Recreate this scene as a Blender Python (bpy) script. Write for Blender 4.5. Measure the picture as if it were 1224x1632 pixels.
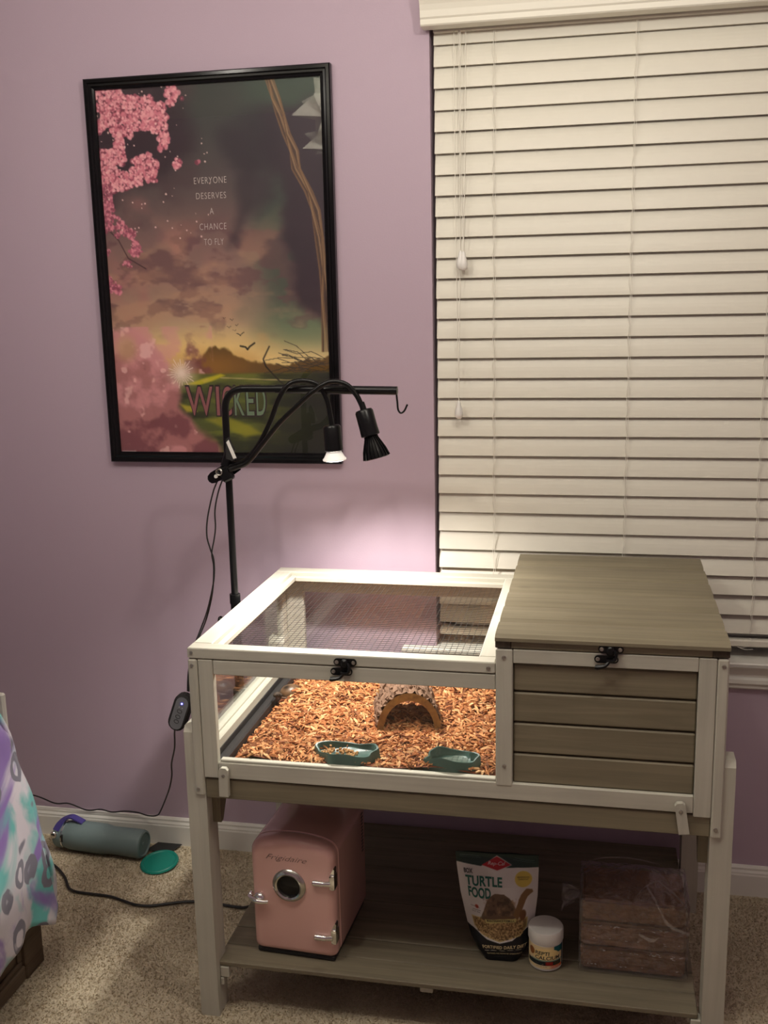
import bpy, bmesh, math, random
import numpy as np
from mathutils import Vector, Matrix
random.seed(7); rng = np.random.default_rng(11)
PI = math.pi
for o in list(bpy.data.objects): bpy.data.objects.remove(o)
S = bpy.context.scene
C = bpy.context.collection

# ------------------------------------------------------------------ camera
def look_matrix(loc, yaw, pitch, roll):
    cy, sy, cp, sp = math.cos(yaw), math.sin(yaw), math.cos(pitch), math.sin(pitch)
    f = Vector((-sy*cp, cy*cp, sp)); r = Vector((cy, sy, 0)); u = r.cross(f)
    c, s = math.cos(roll), math.sin(roll)
    r2 = c*r + s*u; u2 = -s*r + c*u
    m = Matrix((r2, u2, -f)).transposed().to_4x4(); m.translation = loc
    return m
cam = bpy.data.cameras.new('camera'); cam_o = bpy.data.objects.new('camera', cam); C.objects.link(cam_o)
cam.sensor_fit = 'VERTICAL'; cam.sensor_height = 24.0; cam.lens = 1667.04/1632*24.0; cam.clip_start = 0.05
cam_o.matrix_world = look_matrix(Vector((1.1348, -2.6226, 1.56)), 0.2065, -0.2044, -0.0222)
S.camera = cam_o
# ------------------------------------------------------------------ world, light, exposure
w = bpy.data.worlds.new('night'); S.world = w; w.use_nodes = True
w.node_tree.nodes['Background'].inputs[0].default_value = (0.05, 0.06, 0.10, 1); w.node_tree.nodes['Background'].inputs[1].default_value = 0.05
S.view_settings.view_transform = 'Standard'; S.view_settings.look = 'None'
S.view_settings.exposure = 0.0; S.view_settings.gamma = 1.0; S.view_settings.use_curve_mapping = False
CEIL = 2.6
def point(name, loc, watts, col, radius):
    l = bpy.data.lights.new(name, 'POINT'); l.energy = watts; l.color = col; l.shadow_soft_size = radius
    o = bpy.data.objects.new(name, l); C.objects.link(o); o.location = loc; return o
WARM = (1.0, 0.935, 0.83)
BULBS = [(.27, -1.43, 2.30), (1.25, -1.22, 2.30), (.86, -1.02, 2.30), (-.28, -1.50, 2.48)]  # last bulb is added fill for the dark left side and paper stars
POWER = [15, 15, 8, 9]
for b, pw in zip(BULBS, POWER): point('ceiling_and_fill_light', b, pw, WARM, 0.035)
def spot(name, loc, target, watts, col, angle, blend, radius):
    l = bpy.data.lights.new(name, 'SPOT'); l.energy = watts; l.color = col; l.spot_size = angle; l.spot_blend = blend; l.shadow_soft_size = radius
    o = bpy.data.objects.new(name, l); C.objects.link(o); o.location = loc
    o.rotation_euler = (Vector(target)-Vector(loc)).to_track_quat('-Z', 'Y').to_euler(); return o
spot('basking_lamp_light', (.548, -.338, 1.185), (.63, -.41, .62), 38, (1.0, .93, .86), math.radians(146), .8, .016)

# ------------------------------------------------------------------ helpers
def lin(c):
    c = np.asarray(c, float)
    return np.where(c <= .04045, c/12.92, ((c+.055)/1.055)**2.4)
def L3(r, g, b): return tuple(lin([r/255, g/255, b/255]))+(1.0,)

class MB:
    """collects shapes in world coordinates; becomes one mesh"""
    def __init__(s): s.v = []; s.f = []; s.m = []; s.sm = []
    def add(s, vs, fs, mi=0, smooth=False):
        n = len(s.v); s.v += [tuple(p) for p in vs]
        for f in fs: s.f.append(tuple(i+n for i in f)); s.m.append(mi); s.sm.append(smooth)
        return s
    def box(s, x0, x1, y0, y1, z0, z1, b=0.0015, mi=0, rot=None, piv=None):
        x0, x1 = sorted((x0, x1)); y0, y1 = sorted((y0, y1)); z0, z1 = sorted((z0, z1))
        b = min(b, (x1-x0)*.45, (y1-y0)*.45, (z1-z0)*.45)
        bm = bmesh.new(); bmesh.ops.create_cube(bm, size=1)
        for v in bm.verts: v.co = Vector((x0+(v.co.x+.5)*(x1-x0), y0+(v.co.y+.5)*(y1-y0), z0+(v.co.z+.5)*(z1-z0)))
        if b > 0: bmesh.ops.bevel(bm, geom=list(bm.edges), offset=b, segments=2 if b > .004 else 1, profile=.6, affect='EDGES')
        if rot is not None:
            p = Vector(piv if piv else ((x0+x1)/2, (y0+y1)/2, (z0+z1)/2))
            for v in bm.verts: v.co = rot @ (v.co-p) + p
        bm.verts.index_update()
        s.add([v.co[:] for v in bm.verts], [[v.index for v in f.verts] for f in bm.faces], mi)
        bm.free(); return s
    def lathe(s, prof, org=(0, 0, 0), axis=(0, 0, 1), n=32, mi=0, smooth=True, sx=1, sy=1, caps=True):
        a = Vector(axis).normalized(); q = Vector((0, 0, 1)).rotation_difference(a); o = Vector(org)
        vs = []; fs = []
        for (r, z) in prof:
            for k in range(n):
                t = 2*PI*k/n; vs.append((q @ Vector((r*math.cos(t)*sx, r*math.sin(t)*sy, z)) + o)[:])
        for i in range(len(prof)-1):
            for k in range(n): fs.append((i*n+k, i*n+(k+1) % n, (i+1)*n+(k+1) % n, (i+1)*n+k))
        if caps: fs.append(tuple(range(n-1, -1, -1))); fs.append(tuple(range((len(prof)-1)*n, len(prof)*n)))
        return s.add(vs, fs, mi, smooth)
    def cyl(s, p0, p1, r, r1=None, n=16, mi=0, smooth=True):
        p0 = Vector(p0); p1 = Vector(p1); L = (p1-p0).length
        return s.lathe([(r, 0), (r if r1 is None else r1, L)], p0, p1-p0, n, mi, smooth)
    def tube(s, pts, r, n=8, sub=6, mi=0, closed=False):
        P = spline(pts, sub) if sub > 1 else [Vector(p) for p in pts]
        rr = r if isinstance(r, (list, tuple)) else None
        t0 = (P[1]-P[0]).normalized(); nrm = t0.orthogonal().normalized(); vs = []; fs = []
        for i, p in enumerate(P):
            t = (P[min(i+1, len(P)-1)]-P[max(i-1, 0)]).normalized()
            nrm = (nrm-t*nrm.dot(t)).normalized(); bn = t.cross(nrm)
            ri = r if rr is None else np.interp(i/(len(P)-1), np.linspace(0, 1, len(rr)), rr)
            for k in range(n):
                a = 2*PI*k/n; vs.append((p+nrm*math.cos(a)*ri+bn*math.sin(a)*ri)[:])
        for i in range(len(P)-1):
            for k in range(n): fs.append((i*n+k, i*n+(k+1) % n, (i+1)*n+(k+1) % n, (i+1)*n+k))
        fs.append(tuple(range(n-1, -1, -1))); fs.append(tuple(range((len(P)-1)*n, len(P)*n)))
        return s.add(vs, fs, mi, True)
    def prism(s, poly, d0, d1, plane='xz', mi=0, smooth=False):
        """poly extruded; plane xz -> along y, yz -> along x, xy -> along z"""
        n = len(poly)
        def P(a, b, d): return {'xz': (a, d, b), 'yz': (d, a, b), 'xy': (a, b, d)}[plane]
        vs = [P(a, b, d0) for a, b in poly]+[P(a, b, d1) for a, b in poly]
        fs = [tuple(range(n-1, -1, -1)), tuple(range(n, 2*n))]+[(k, (k+1) % n, n+(k+1) % n, n+k) for k in range(n)]
        return s.add(vs, fs, mi, smooth)
    def grid(s, nu, nv, fn, mi=0, smooth=True):
        vs = [fn(i/(nu-1), j/(nv-1)) for j in range(nv) for i in range(nu)]
        fs = [(j*nu+i, j*nu+i+1, (j+1)*nu+i+1, (j+1)*nu+i) for j in range(nv-1) for i in range(nu-1)]
        return s.add(vs, fs, mi, smooth)
def spline(pts, sub=6):
    P = [Vector(p) for p in pts]; out = []
    for i in range(len(P)-1):
        a = P[max(i-1, 0)]; b = P[i]; c = P[i+1]; d = P[min(i+2, len(P)-1)]
        for k in range(sub):
            t = k/sub
            out.append(.5*((2*b)+(c-a)*t+(2*a-5*b+4*c-d)*t*t+(3*b-a-3*c+d)*t**3))
    out.append(P[-1]); return out
WL = {}
def wloc(o): return WL.get(o.name, Vector((0, 0, 0)))
def obj(name, mb, mats, parent=None, origin=None, label=None, recalc=True, auto=True):
    """mb in world coordinates -> one mesh object whose origin is `origin`"""
    me = bpy.data.meshes.new(name)
    org = Vector(origin) if origin is not None else (wloc(parent) if parent else Vector((0, 0, 0)))
    vs = np.array(mb.v, float)-np.array(org[:])
    me.from_pydata(vs.tolist(), [], mb.f)
    me.polygons.foreach_set('use_smooth', mb.sm); me.polygons.foreach_set('material_index', mb.m)
    for m in (mats if isinstance(mats, (list, tuple)) else [mats]): me.materials.append(m)
    if recalc:
        bm = bmesh.new(); bm.from_mesh(me); bmesh.ops.recalc_face_normals(bm, faces=bm.faces); bm.to_mesh(me); bm.free()
    if any(mb.sm):
        try: me.set_sharp_from_angle(angle=math.radians(42))
        except Exception: pass
    o = bpy.data.objects.new(name, me); C.objects.link(o)
    if parent: o.parent = parent; o.location = org-wloc(parent)
    else: o.location = org
    WL[o.name] = org
    if label: o['label'] = label
    return o
def thing(name, label, cat, loc=(0, 0, 0), group=None, kind=None):
    o = bpy.data.objects.new(name, None); C.objects.link(o); o.location = loc; WL[o.name] = Vector(loc)
    o.empty_display_size = .05
    if label: o['label'] = label
    if cat: o['category'] = cat
    if group: o['group'] = group
    if kind: o['kind'] = kind
    return o
def struct(name, mb, m, parent=None, **k):
    o = obj(name, mb, m, parent, **k)
    if not parent: o['kind'] = 'structure'
    return o
def again(src, parent, world, rot=None):
    """a copy of a part at another world position, sharing the mesh"""
    c = src.copy(); C.objects.link(c); c.parent = parent; c.location = Vector(world)-wloc(parent)
    if rot is not None: c.rotation_euler = rot
    WL[c.name] = Vector(world); return c

# ------------------------------------------------------------------ materials
def mat(name):
    m = bpy.data.materials.new(name); m.use_nodes = True; nt = m.node_tree
    return m, nt, nt.nodes['Principled BSDF'], nt.nodes, nt.links
def plain(name, col, rough=.5, metal=0, bump=0, bscale=200, spec=.5, var=0, vscale=8, coat=0):
    m, nt, b, N, Lk = mat(name)
    b.inputs['Base Color'].default_value = col; b.inputs['Roughness'].default_value = rough; b.inputs['Metallic'].default_value = metal
    b.inputs['Specular IOR Level'].default_value = spec; b.inputs['Coat Weight'].default_value = coat
    tc = N.new('ShaderNodeTexCoord')
    if var:
        n = N.new('ShaderNodeTexNoise'); n.inputs['Scale'].default_value = vscale; n.inputs['Detail'].default_value = 5; Lk.new(tc.outputs['Object'], n.inputs[0])
        mx = N.new('ShaderNodeMix'); mx.data_type = 'RGBA'; Lk.new(n.outputs[0], mx.inputs['Factor'])
        mx.inputs[6].default_value = tuple(c*(1-var) for c in col[:3])+(1,); mx.inputs[7].default_value = tuple(min(1, c*(1+var)) for c in col[:3])+(1,)
        Lk.new(mx.outputs[2], b.inputs['Base Color'])
    if bump:
        n = N.new('ShaderNodeTexNoise'); n.inputs['Scale'].default_value = bscale; n.inputs['Detail'].default_value = 3; Lk.new(tc.outputs['Object'], n.inputs[0])
        bp = N.new('ShaderNodeBump'); bp.inputs['Strength'].default_value = bump; bp.inputs['Distance'].default_value = .002
        Lk.new(n.outputs[0], bp.inputs['Height']); Lk.new(bp.outputs[0], b.inputs['Normal'])
    return m
def wood(name, col, dark, axis='x', rough=.6, knots=True, contrast=1.0):
    m, nt, b, N, Lk = mat(name); b.inputs['Roughness'].default_value = rough; b.inputs['Specular IOR Level'].default_value = .3
    tc = N.new('ShaderNodeTexCoord'); oi = N.new('ShaderNodeObjectInfo')
    ad = N.new('ShaderNodeVectorMath'); ad.operation = 'MULTIPLY_ADD'; Lk.new(oi.outputs['Random'], ad.inputs[0]); ad.inputs[1].default_value = (7, 5, 9); Lk.new(tc.outputs['Object'], ad.inputs[2])
    mp = N.new('ShaderNodeMapping'); Lk.new(ad.outputs[0], mp.inputs[0])
    mp.inputs['Scale'].default_value = {'x': (2.2, 55, 55), 'y': (55, 2.2, 55), 'z': (55, 55, 2.2)}[axis]
    n = N.new('ShaderNodeTexNoise'); n.inputs['Scale'].default_value = 1.0; n.inputs['Detail'].default_value = 6; n.inputs['Roughness'].default_value = .62; n.inputs['Distortion'].default_value = .6; Lk.new(mp.outputs[0], n.inputs[0])
    r = N.new('ShaderNodeValToRGB'); Lk.new(n.outputs[0], r.inputs[0])
    r.color_ramp.elements[0].position = .5-.22/contrast; r.color_ramp.elements[0].color = dark
    r.color_ramp.elements[1].position = .5+.14/contrast; r.color_ramp.elements[1].color = col
    out = r.outputs[0]
    n2 = N.new('ShaderNodeTexNoise'); n2.inputs['Scale'].default_value = 6; Lk.new(ad.outputs[0], n2.inputs[0])
    m2 = N.new('ShaderNodeMix'); m2.data_type = 'RGBA'; m2.blend_type = 'MULTIPLY'; m2.inputs['Factor'].default_value = .25
    Lk.new(out, m2.inputs[6]); Lk.new(n2.outputs[0], m2.inputs[7]); out = m2.outputs[2]
    if knots:
        mk = N.new('ShaderNodeMapping'); Lk.new(ad.outputs[0], mk.inputs[0]); mk.inputs['Scale'].default_value = {'x': (.7, 1, 1), 'y': (1, .7, 1), 'z': (1, 1, .7)}[axis]
        v = N.new('ShaderNodeTexVoronoi'); v.inputs['Scale'].default_value = 6.5; Lk.new(mk.outputs[0], v.inputs[0])
        rk = N.new('ShaderNodeValToRGB'); Lk.new(v.outputs['Distance'], rk.inputs[0])
        rk.color_ramp.elements[0].position = .03; rk.color_ramp.elements[0].color = (.55, .55, .55, 1)
        rk.color_ramp.elements[1].position = .10; rk.color_ramp.elements[1].color = (0, 0, 0, 1)
        m3 = N.new('ShaderNodeMix'); m3.data_type = 'RGBA'; Lk.new(rk.outputs[0], m3.inputs['Factor']); Lk.new(out, m3.inputs[6]); m3.inputs[7].default_value = tuple(c*.62 for c in dark[:3])+(1,)
        out = m3.outputs[2]
    Lk.new(out, b.inputs['Base Color'])
    bp = N.new('ShaderNodeBump'); bp.inputs['Strength'].default_value = .18; bp.inputs['Distance'].default_value = .001
    Lk.new(n.outputs[0], bp.inputs['Height']); Lk.new(bp.outputs[0], b.inputs['Normal'])
    return m
def thin_glass(name, tint=(1, 1, 1, 1), gloss=1.0, rough=.0, film=False):
    m, nt, b, N, Lk = mat(name); N.remove(b); out = N['Material Output']
    t = N.new('ShaderNodeBsdfTransparent'); t.inputs[0].default_value = tint
    g = N.new('ShaderNodeBsdfGlossy'); g.inputs['Roughness'].default_value = rough
    ge = N.new('ShaderNodeNewGeometry'); f = N.new('ShaderNodeVectorMath'); f.operation = 'DOT_PRODUCT'; Lk.new(ge.outputs['Normal'], f.inputs[0]); Lk.new(ge.outputs['Incoming'], f.inputs[1])
    def mth(op, a, b_=None):
        q_ = N.new('ShaderNodeMath'); q_.operation = op
        for i_, v_ in ((0, a), (1, b_)):
            if v_ is None: continue
            if isinstance(v_, (int, float)): q_.inputs[i_].default_value = v_
            else: Lk.new(v_, q_.inputs[i_])
        return q_.outputs[0]
    co_ = mth('ABSOLUTE', f.outputs['Value']); pw_ = mth('POWER', mth('SUBTRACT', 1.0, co_), 5.0)
    mu = N.new('ShaderNodeMath'); mu.operation = 'MULTIPLY'; mu.inputs[1].default_value = gloss; mu.use_clamp = True; Lk.new(mth('MULTIPLY_ADD', pw_, .95), mu.inputs[0]); mu.inputs[0].links[0].from_node.inputs[2].default_value = .045
    mx = N.new('ShaderNodeMixShader'); Lk.new(mu.outputs[0], mx.inputs[0]); Lk.new(t.outputs[0], mx.inputs[1]); Lk.new(g.outputs[0], mx.inputs[2]); Lk.new(mx.outputs[0], out.inputs[0])
    if film:
        tc = N.new('ShaderNodeTexCoord'); n = N.new('ShaderNodeTexNoise'); n.inputs['Scale'].default_value = 22; n.inputs['Detail'].default_value = 3; n.inputs['Distortion'].default_value = 1.5; Lk.new(tc.outputs['Object'], n.inputs[0])
        n2 = N.new('ShaderNodeTexNoise'); n2.inputs['Scale'].default_value = 34; n2.inputs['Detail'].default_value = 5; n2.inputs['Distortion'].default_value = 2.5; Lk.new(tc.outputs['Object'], n2.inputs[0])
        r2 = N.new('ShaderNodeValToRGB'); Lk.new(n2.outputs[0], r2.inputs[0]); r2.color_ramp.elements[0].position = .47; r2.color_ramp.elements[0].color = (.02,)*3+(1,); r2.color_ramp.elements[1].position = .56; r2.color_ramp.elements[1].color = (.02,)*3+(1,); e3 = r2.color_ramp.elements.new(.515); e3.color = (.20,)*3+(1,)
        dd = N.new('ShaderNodeBsdfDiffuse'); dd.inputs[0].default_value = (.8, .78, .78, 1); mx2 = N.new('ShaderNodeMixShader'); Lk.new(r2.outputs[0], mx2.inputs[0]); Lk.new(mx.outputs[0], mx2.inputs[1]); Lk.new(dd.outputs[0], mx2.inputs[2]); Lk.new(mx2.outputs[0], out.inputs[0])
        bp = N.new('ShaderNodeBump'); bp.inputs['Strength'].default_value = 1; bp.inputs['Distance'].default_value = .012; Lk.new(n.outputs[0], bp.inputs['Height'])
        Lk.new(bp.outputs[0], g.inputs['Normal']); Lk.new(bp.outputs[0], f.inputs[0])
    return m
def vcol(name, rough=.6, spec=.3, coat=0, bump=0, bscale=300):
    m, nt, b, N, Lk = mat(name); a = N.new('ShaderNodeAttribute'); a.attribute_name = 'paint'
    Lk.new(a.outputs['Color'], b.inputs['Base Color']); b.inputs['Roughness'].default_value = rough; b.inputs['Specular IOR Level'].default_value = spec; b.inputs['Coat Weight'].default_value = coat
    if bump:
        tc = N.new('ShaderNodeTexCoord'); n = N.new('ShaderNodeTexNoise'); n.inputs['Scale'].default_value = bscale; Lk.new(tc.outputs['Object'], n.inputs[0])
        bp = N.new('ShaderNodeBump'); bp.inputs['Strength'].default_value = bump; bp.inputs['Distance'].default_value = .002; Lk.new(n.outputs[0], bp.inputs['Height']); Lk.new(bp.outputs[0], b.inputs['Normal'])
    return m
def emit(name, col, st):
    m, nt, b, N, Lk = mat(name); b.inputs['Base Color'].default_value = col; b.inputs['Emission Color'].default_value = col; b.inputs['Emission Strength'].default_value = st; return m
def set_paint(o, cols):
    """cols: (nverts,3) linear"""
    a = o.data.color_attributes.new('paint', 'FLOAT_COLOR', 'POINT')
    c = np.ones((len(o.data.vertices), 4), 'f'); c[:, :3] = cols; a.data.foreach_set('color', c.ravel())
M = {}
M['wall'] = plain('lilac_wall_paint', L3(186, 166, 181), .55, bump=.12, bscale=260, spec=.25)
M['ceil'] = plain('ceiling_paint', L3(235, 232, 225), .9)
M['trim'] = plain('white_trim_paint', L3(226, 224, 216), .35, spec=.4)
M['slat'] = plain('white_blind_vinyl', L3(226, 222, 208), .42, spec=.4, bump=.03, bscale=60)
M['cord'] = plain('white_cord', L3(232, 228, 216), .8)
for ax in 'xyz':
    M['cream_'+ax] = wood('whitewashed_wood_'+ax, L3(206, 203, 188), L3(186, 183, 168), ax, contrast=.7)
    M['taupe_'+ax] = wood('taupe_stained_wood_'+ax, L3(142, 133, 110), L3(117, 108, 88), ax, .55, contrast=.9)
    M['shelf_'+ax] = wood('grey_brown_shelf_wood_'+ax, L3(138, 129, 108), L3(112, 103, 85), ax, .6, contrast=.9)
M['endgrain'] = wood('taupe_end_grain', L3(92, 84, 70), L3(66, 58, 46), 'z', .6, knots=False)
M['bed'] = wood('dark_bed_wood', L3(112, 96, 78), L3(78, 64, 50), 'y', .5, knots=False)
M['black'] = plain('black_powder_coat', (.006, .006, .0065, 1), .30, spec=.28)
M['blackgloss'] = plain('glossy_black', (.005, .005, .0055, 1), .14, spec=.3)
M['blackmatte'] = plain('matte_black', (.018, .018, .018, 1), .7)
M['rubber'] = plain('black_rubber_cord', (.01, .01, .01, 1), .45)
M['chrome'] = plain('chrome', (.82, .82, .80, 1), .12, metal=1)
M['steel'] = plain('dull_steel', (.42, .40, .36, 1), .35, metal=1)
M['wire'] = plain('galvanised_wire', (.035, .03, .028, 1), .4, metal=.3)
M['glass'] = thin_glass('clear_pane', (.97, .98, .97, 1), 1.0)
M['posterglass'] = thin_glass('poster_glazing', (1, 1, 1, 1), .9)
M['film'] = thin_glass('crumpled_film', (.97, .96, .96, 1), 1.9, .13, True)
M['liner'] = plain('black_liner', (.022, .022, .024, 1), .45, bump=.3, bscale=300)
M['pink'] = plain('pink_enamel', L3(224, 178, 168), .22, spec=.5, coat=.4)
M['teal_lid'] = plain('teal_plastic', L3(18, 128, 112), .4)
M['bottle'] = plain('slate_blue_coating', L3(112, 130, 130), .5, bump=.06, bscale=500)
M['purple'] = plain('violet_plastic', L3(74, 66, 138), .4)
M['white'] = plain('white_plastic', L3(232, 230, 224), .35)
M['offwhite'] = plain('offwhite_board', L3(190, 186, 176), .6)
M['ink'] = plain('dark_ink', (.02, .02, .022, 1), .5)

# ------------------------------------------------------------------ setting
WX0, WX1, WZ0, WZ1 = .72, 1.70, .645, 2.21            # window opening
RX0, RX1, RY0 = -1.9, 2.7, -3.5
T = .14
mb = MB()
def wallpiece(x0, x1, z0, z1): mb.box(x0, x1, 0, T, z0, z1, 0)
wallpiece(RX0, WX0, 0, CEIL); wallpiece(WX1, RX1, 0, CEIL); wallpiece(WX0, WX1, 0, WZ0-.012); wallpiece(WX0, WX1, WZ1, CEIL)
struct('wall_back', mb, M['wall'])
struct('wall_left', MB().box(RX0-.1, RX0, RY0, T, 0, CEIL, 0), M['wall'])
struct('wall_right', MB().box(RX1, RX1+.1, RY0, T, 0, CEIL, 0), M['wall'])
struct('wall_front', MB().box(RX0-.1, RX1+.1, RY0-.1, RY0, 0, CEIL, 0), M['wall'])
struct('ceiling', MB().box(RX0-.1, RX1+.1, RY0-.1, T, CEIL, CEIL+.1, 0), M['ceil'])
# carpet floor
m, nt, b, N, Lk = mat('beige_carpet'); tc = N.new('ShaderNodeTexCoord')
n1 = N.new('ShaderNodeTexNoise'); n1.inputs['Scale'].default_value = 5; n1.inputs['Detail'].default_value = 4; Lk.new(tc.outputs['Object'], n1.inputs[0])
n2 = N.new('ShaderNodeTexNoise'); n2.inputs['Scale'].default_value = 190; n2.inputs['Detail'].default_value = 3; Lk.new(tc.outputs['Object'], n2.inputs[0])
r = N.new('ShaderNodeValToRGB'); Lk.new(n1.outputs[0], r.inputs[0]); r.color_ramp.elements[0].position = .35; r.color_ramp.elements[0].color = L3(178, 164, 142); r.color_ramp.elements[1].position = .65; r.color_ramp.elements[1].color = L3(206, 193, 168)
mm = N.new('ShaderNodeMix'); mm.data_type = 'RGBA'; mm.blend_type = 'OVERLAY'; mm.inputs['Factor'].default_value = .3; Lk.new(r.outputs[0], mm.inputs[6]); Lk.new(n2.outputs[0], mm.inputs[7]); Lk.new(mm.outputs[2], b.inputs['Base Color'])
b.inputs['Roughness'].default_value = .95; b.inputs['Specular IOR Level'].default_value = .1
bp = N.new('ShaderNodeBump'); bp.inputs['Strength'].default_value = .8; bp.inputs['Distance'].default_value = .006; Lk.new(n2.outputs[0], bp.inputs['Height']); Lk.new(bp.outputs[0], b.inputs['Normal'])
M['carpet'] = m
struct('floor', MB().box(RX0-.1, RX1+.1, RY0-.1, T, -.1, 0, 0), M['carpet'])
# baseboard, profiled
prof = [(0, 0), (-.014, 0), (-.014, .058), (-.0125, .062), (-.0125, .066), (-.009, .072), (-.009, .0775), (-.005, .083), (0, .083)]
struct('baseboard_back', MB().prism([(y-.0006, z) for y, z in prof], RX0, RX1, 'yz'), M['trim'])
m, nt, b, N, Lk = mat('beige_pile'); N.remove(b); tc = N.new('ShaderNodeTexCoord')
n1 = N.new('ShaderNodeTexNoise'); n1.inputs['Scale'].default_value = 5; n1.inputs['Detail'].default_value = 4; Lk.new(tc.outputs['Object'], n1.inputs[0])
r = N.new('ShaderNodeValToRGB'); Lk.new(n1.outputs[0], r.inputs[0]); r.color_ramp.elements[0].position = .35; r.color_ramp.elements[0].color = L3(190, 176, 152); r.color_ramp.elements[1].position = .65; r.color_ramp.elements[1].color = L3(214, 202, 178)
df = N.new('ShaderNodeBsdfDiffuse'); tr = N.new('ShaderNodeBsdfTranslucent'); mx = N.new('ShaderNodeMixShader'); mx.inputs[0].default_value = .5
Lk.new(r.outputs[0], df.inputs[0]); Lk.new(r.outputs[0], tr.inputs[0]); Lk.new(df.outputs[0], mx.inputs[1]); Lk.new(tr.outputs[0], mx.inputs[2]); Lk.new(mx.outputs[0], N['Material Output'].inputs[0]); M['pile'] = m
# carpet pile: short tufts in the part of the floor near the photographer's view
nt_ = 120000
tx = rng.uniform(-.62, 1.95, nt_); ty = -.02-rng.uniform(0, 1, nt_)**1.1*1.12
ang = rng.uniform(0, 2*PI, nt_); h = rng.uniform(.003, .0062, nt_); wd = rng.uniform(.0013, .0027, nt_); lx = rng.normal(0, .0028, nt_); ly = rng.normal(0, .0028, nt_)
cx, sx = np.cos(ang)*wd, np.sin(ang)*wd
V = np.stack([np.stack([tx-cx, ty-sx, np.zeros(nt_)], 1), np.stack([tx+cx, ty+sx, np.zeros(nt_)], 1), np.stack([tx+lx, ty+ly, h], 1)], 1).reshape(-1, 3)
me = bpy.data.meshes.new('carpet_pile'); me.vertices.add(len(V)); me.vertices.foreach_set('co', V.ravel())
me.loops.add(len(V)); me.loops.foreach_set('vertex_index', np.arange(len(V), dtype='i')); me.polygons.add(nt_); me.polygons.foreach_set('loop_start', np.arange(0, 3*nt_, 3, dtype='i')); me.update(); me.materials.append(M['pile'])
pile = bpy.data.objects.new('carpet_pile', me); C.objects.link(pile); pile['kind'] = 'stuff'; pile['label'] = 'short beige carpet pile covering the floor'; pile['category'] = 'carpet'

# window: frame, panes, sill, apron
win = thing('window_1', None, None, (1.21, .09, WZ0), kind='structure')
mb = MB()
for x0, x1, z0, z1 in ((WX0, WX0+.04, WZ0, WZ1), (WX1-.04, WX1, WZ0, WZ1), (WX0, WX1, WZ0, WZ0+.04), (WX0, WX1, WZ1-.04, WZ1), (WX0, WX1, 1.42, 1.46)): mb.box(x0, x1, .095, .13, z0, z1, .002)
obj('window_frame', mb, M['trim'], win)
obj('pane', MB().box(WX0+.03, WX1-.03, .11, .114, WZ0+.03, 1.43, 0), M['glass'], win)
obj('pane', MB().box(WX0+.03, WX1-.03, .11, .114, 1.45, WZ1-.03, 0), M['glass'], win)
mb = MB(); mb.prism([(.13, WZ0-.012), (.13, WZ0), (-.028, WZ0), (-.032, WZ0-.003), (-.032, WZ0-.010), (-.028, WZ0-.012)], WX0+.001, WX1-.001, 'yz')
mb.box(.63, WX1+.08, -.032, -.0006, WZ0-.013, WZ0+.0005, .003)
obj('window_sill', mb, M['trim'], win)
obj('apron', MB().prism([(-.0006, .570), (-.0006, .632), (-.012, .632), (-.012, .603), (-.020, .598), (-.020, .588), (-.014, .582), (-.014, .575), (-.008, .570)], .645, WX1+.065, 'yz'), M['trim'], win)

# ------------------------------------------------------------------ window blind
bl = thing('window_blind', 'closed white horizontal slat blind with moulded valance, hanging over the window', 'blind', (1.21, -.0, 2.169))
BX0, BX1 = .7285, 1.69
pv = [(-.012, 2.168), (-.052, 2.168), (-.055, 2.171), (-.055, 2.182), (-.058, 2.186), (-.060, 2.20), (-.064, 2.212), (-.070, 2.222), (-.074, 2.236), (-.074, 2.25), (-.070, 2.253), (-.012, 2.253)]
obj('valance', MB().prism(pv, .708, 1.72, 'yz', smooth=False), M['slat'], bl)
obj('head_rail', MB().box(BX0, BX1, .004, .05, 2.165, 2.208, .002), M['slat'], bl)
# one slat: slightly crowned, lower edge forward
def slatmesh(x0, x1, y, z, tilt=.30):
    mb = MB(); w_ = .0525; n = 7; th = .0026
    top = []; bot = []
    for k in range(n):
        s_ = k/(n-1); c_ = .0022*math.sin(PI*s_)
        yy = y-.0+ s_*w_*math.sin(tilt); zz = z+s_*w_*math.cos(tilt)
        nx, nz = -math.cos(tilt), math.sin(tilt)
        top.append((yy+nx*c_, zz+nz*c_)); bot.append((yy+nx*c_-nx*th, zz+nz*c_-nz*th))
    return mb.prism(top+bot[::-1], x0, x1, 'yz', smooth=False)
s0 = obj('slat', slatmesh(BX0, BX1, .012, 0, .26), M['slat'], bl, origin=(0, 0, 0)); s0.location = Vector((0, 0, 1.647))-wloc(bl)
for i in range(-10, 20):
    if i == 0: continue
    c = again(s0, bl, (random.uniform(-.0006, .0006), 0, 1.647-i*.0493)); c.rotation_euler = (random.uniform(-.012, .012), random.uniform(-.0007, .0007), 0)
    if i > 15: c.rotation_euler.x += -.10*(i-15)/3
obj('bottom_rail', MB().box(BX0, BX1, .004, .044, .676, .694, .003), M['slat'], bl)
for x in (.871, 1.198, 1.513):
    mb = MB()
    pts = [(x+.0025*math.sin(k*2.3), .0075 if k % 2 else .010, 2.17-k*.0247) for k in range(60)]
    mb.tube(pts, .00075, 5, 1)
    mb.tube([(x+.004+.002*math.sin(k*1.7), .0085, 2.17-k*.05) for k in range(30)], .0006, 4, 1)
    if x > 1.5: mb.tube([(x, .006, .70), (x+.004, .0, .688), (x-.018, -.001, .676), (x-.03, -.001, .678), (x-.012, -.002, .672), (x+.006, -.001, .673)], .0007, 4, 3)
    obj('ladder_cord', mb, M['cord'], bl)
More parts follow.
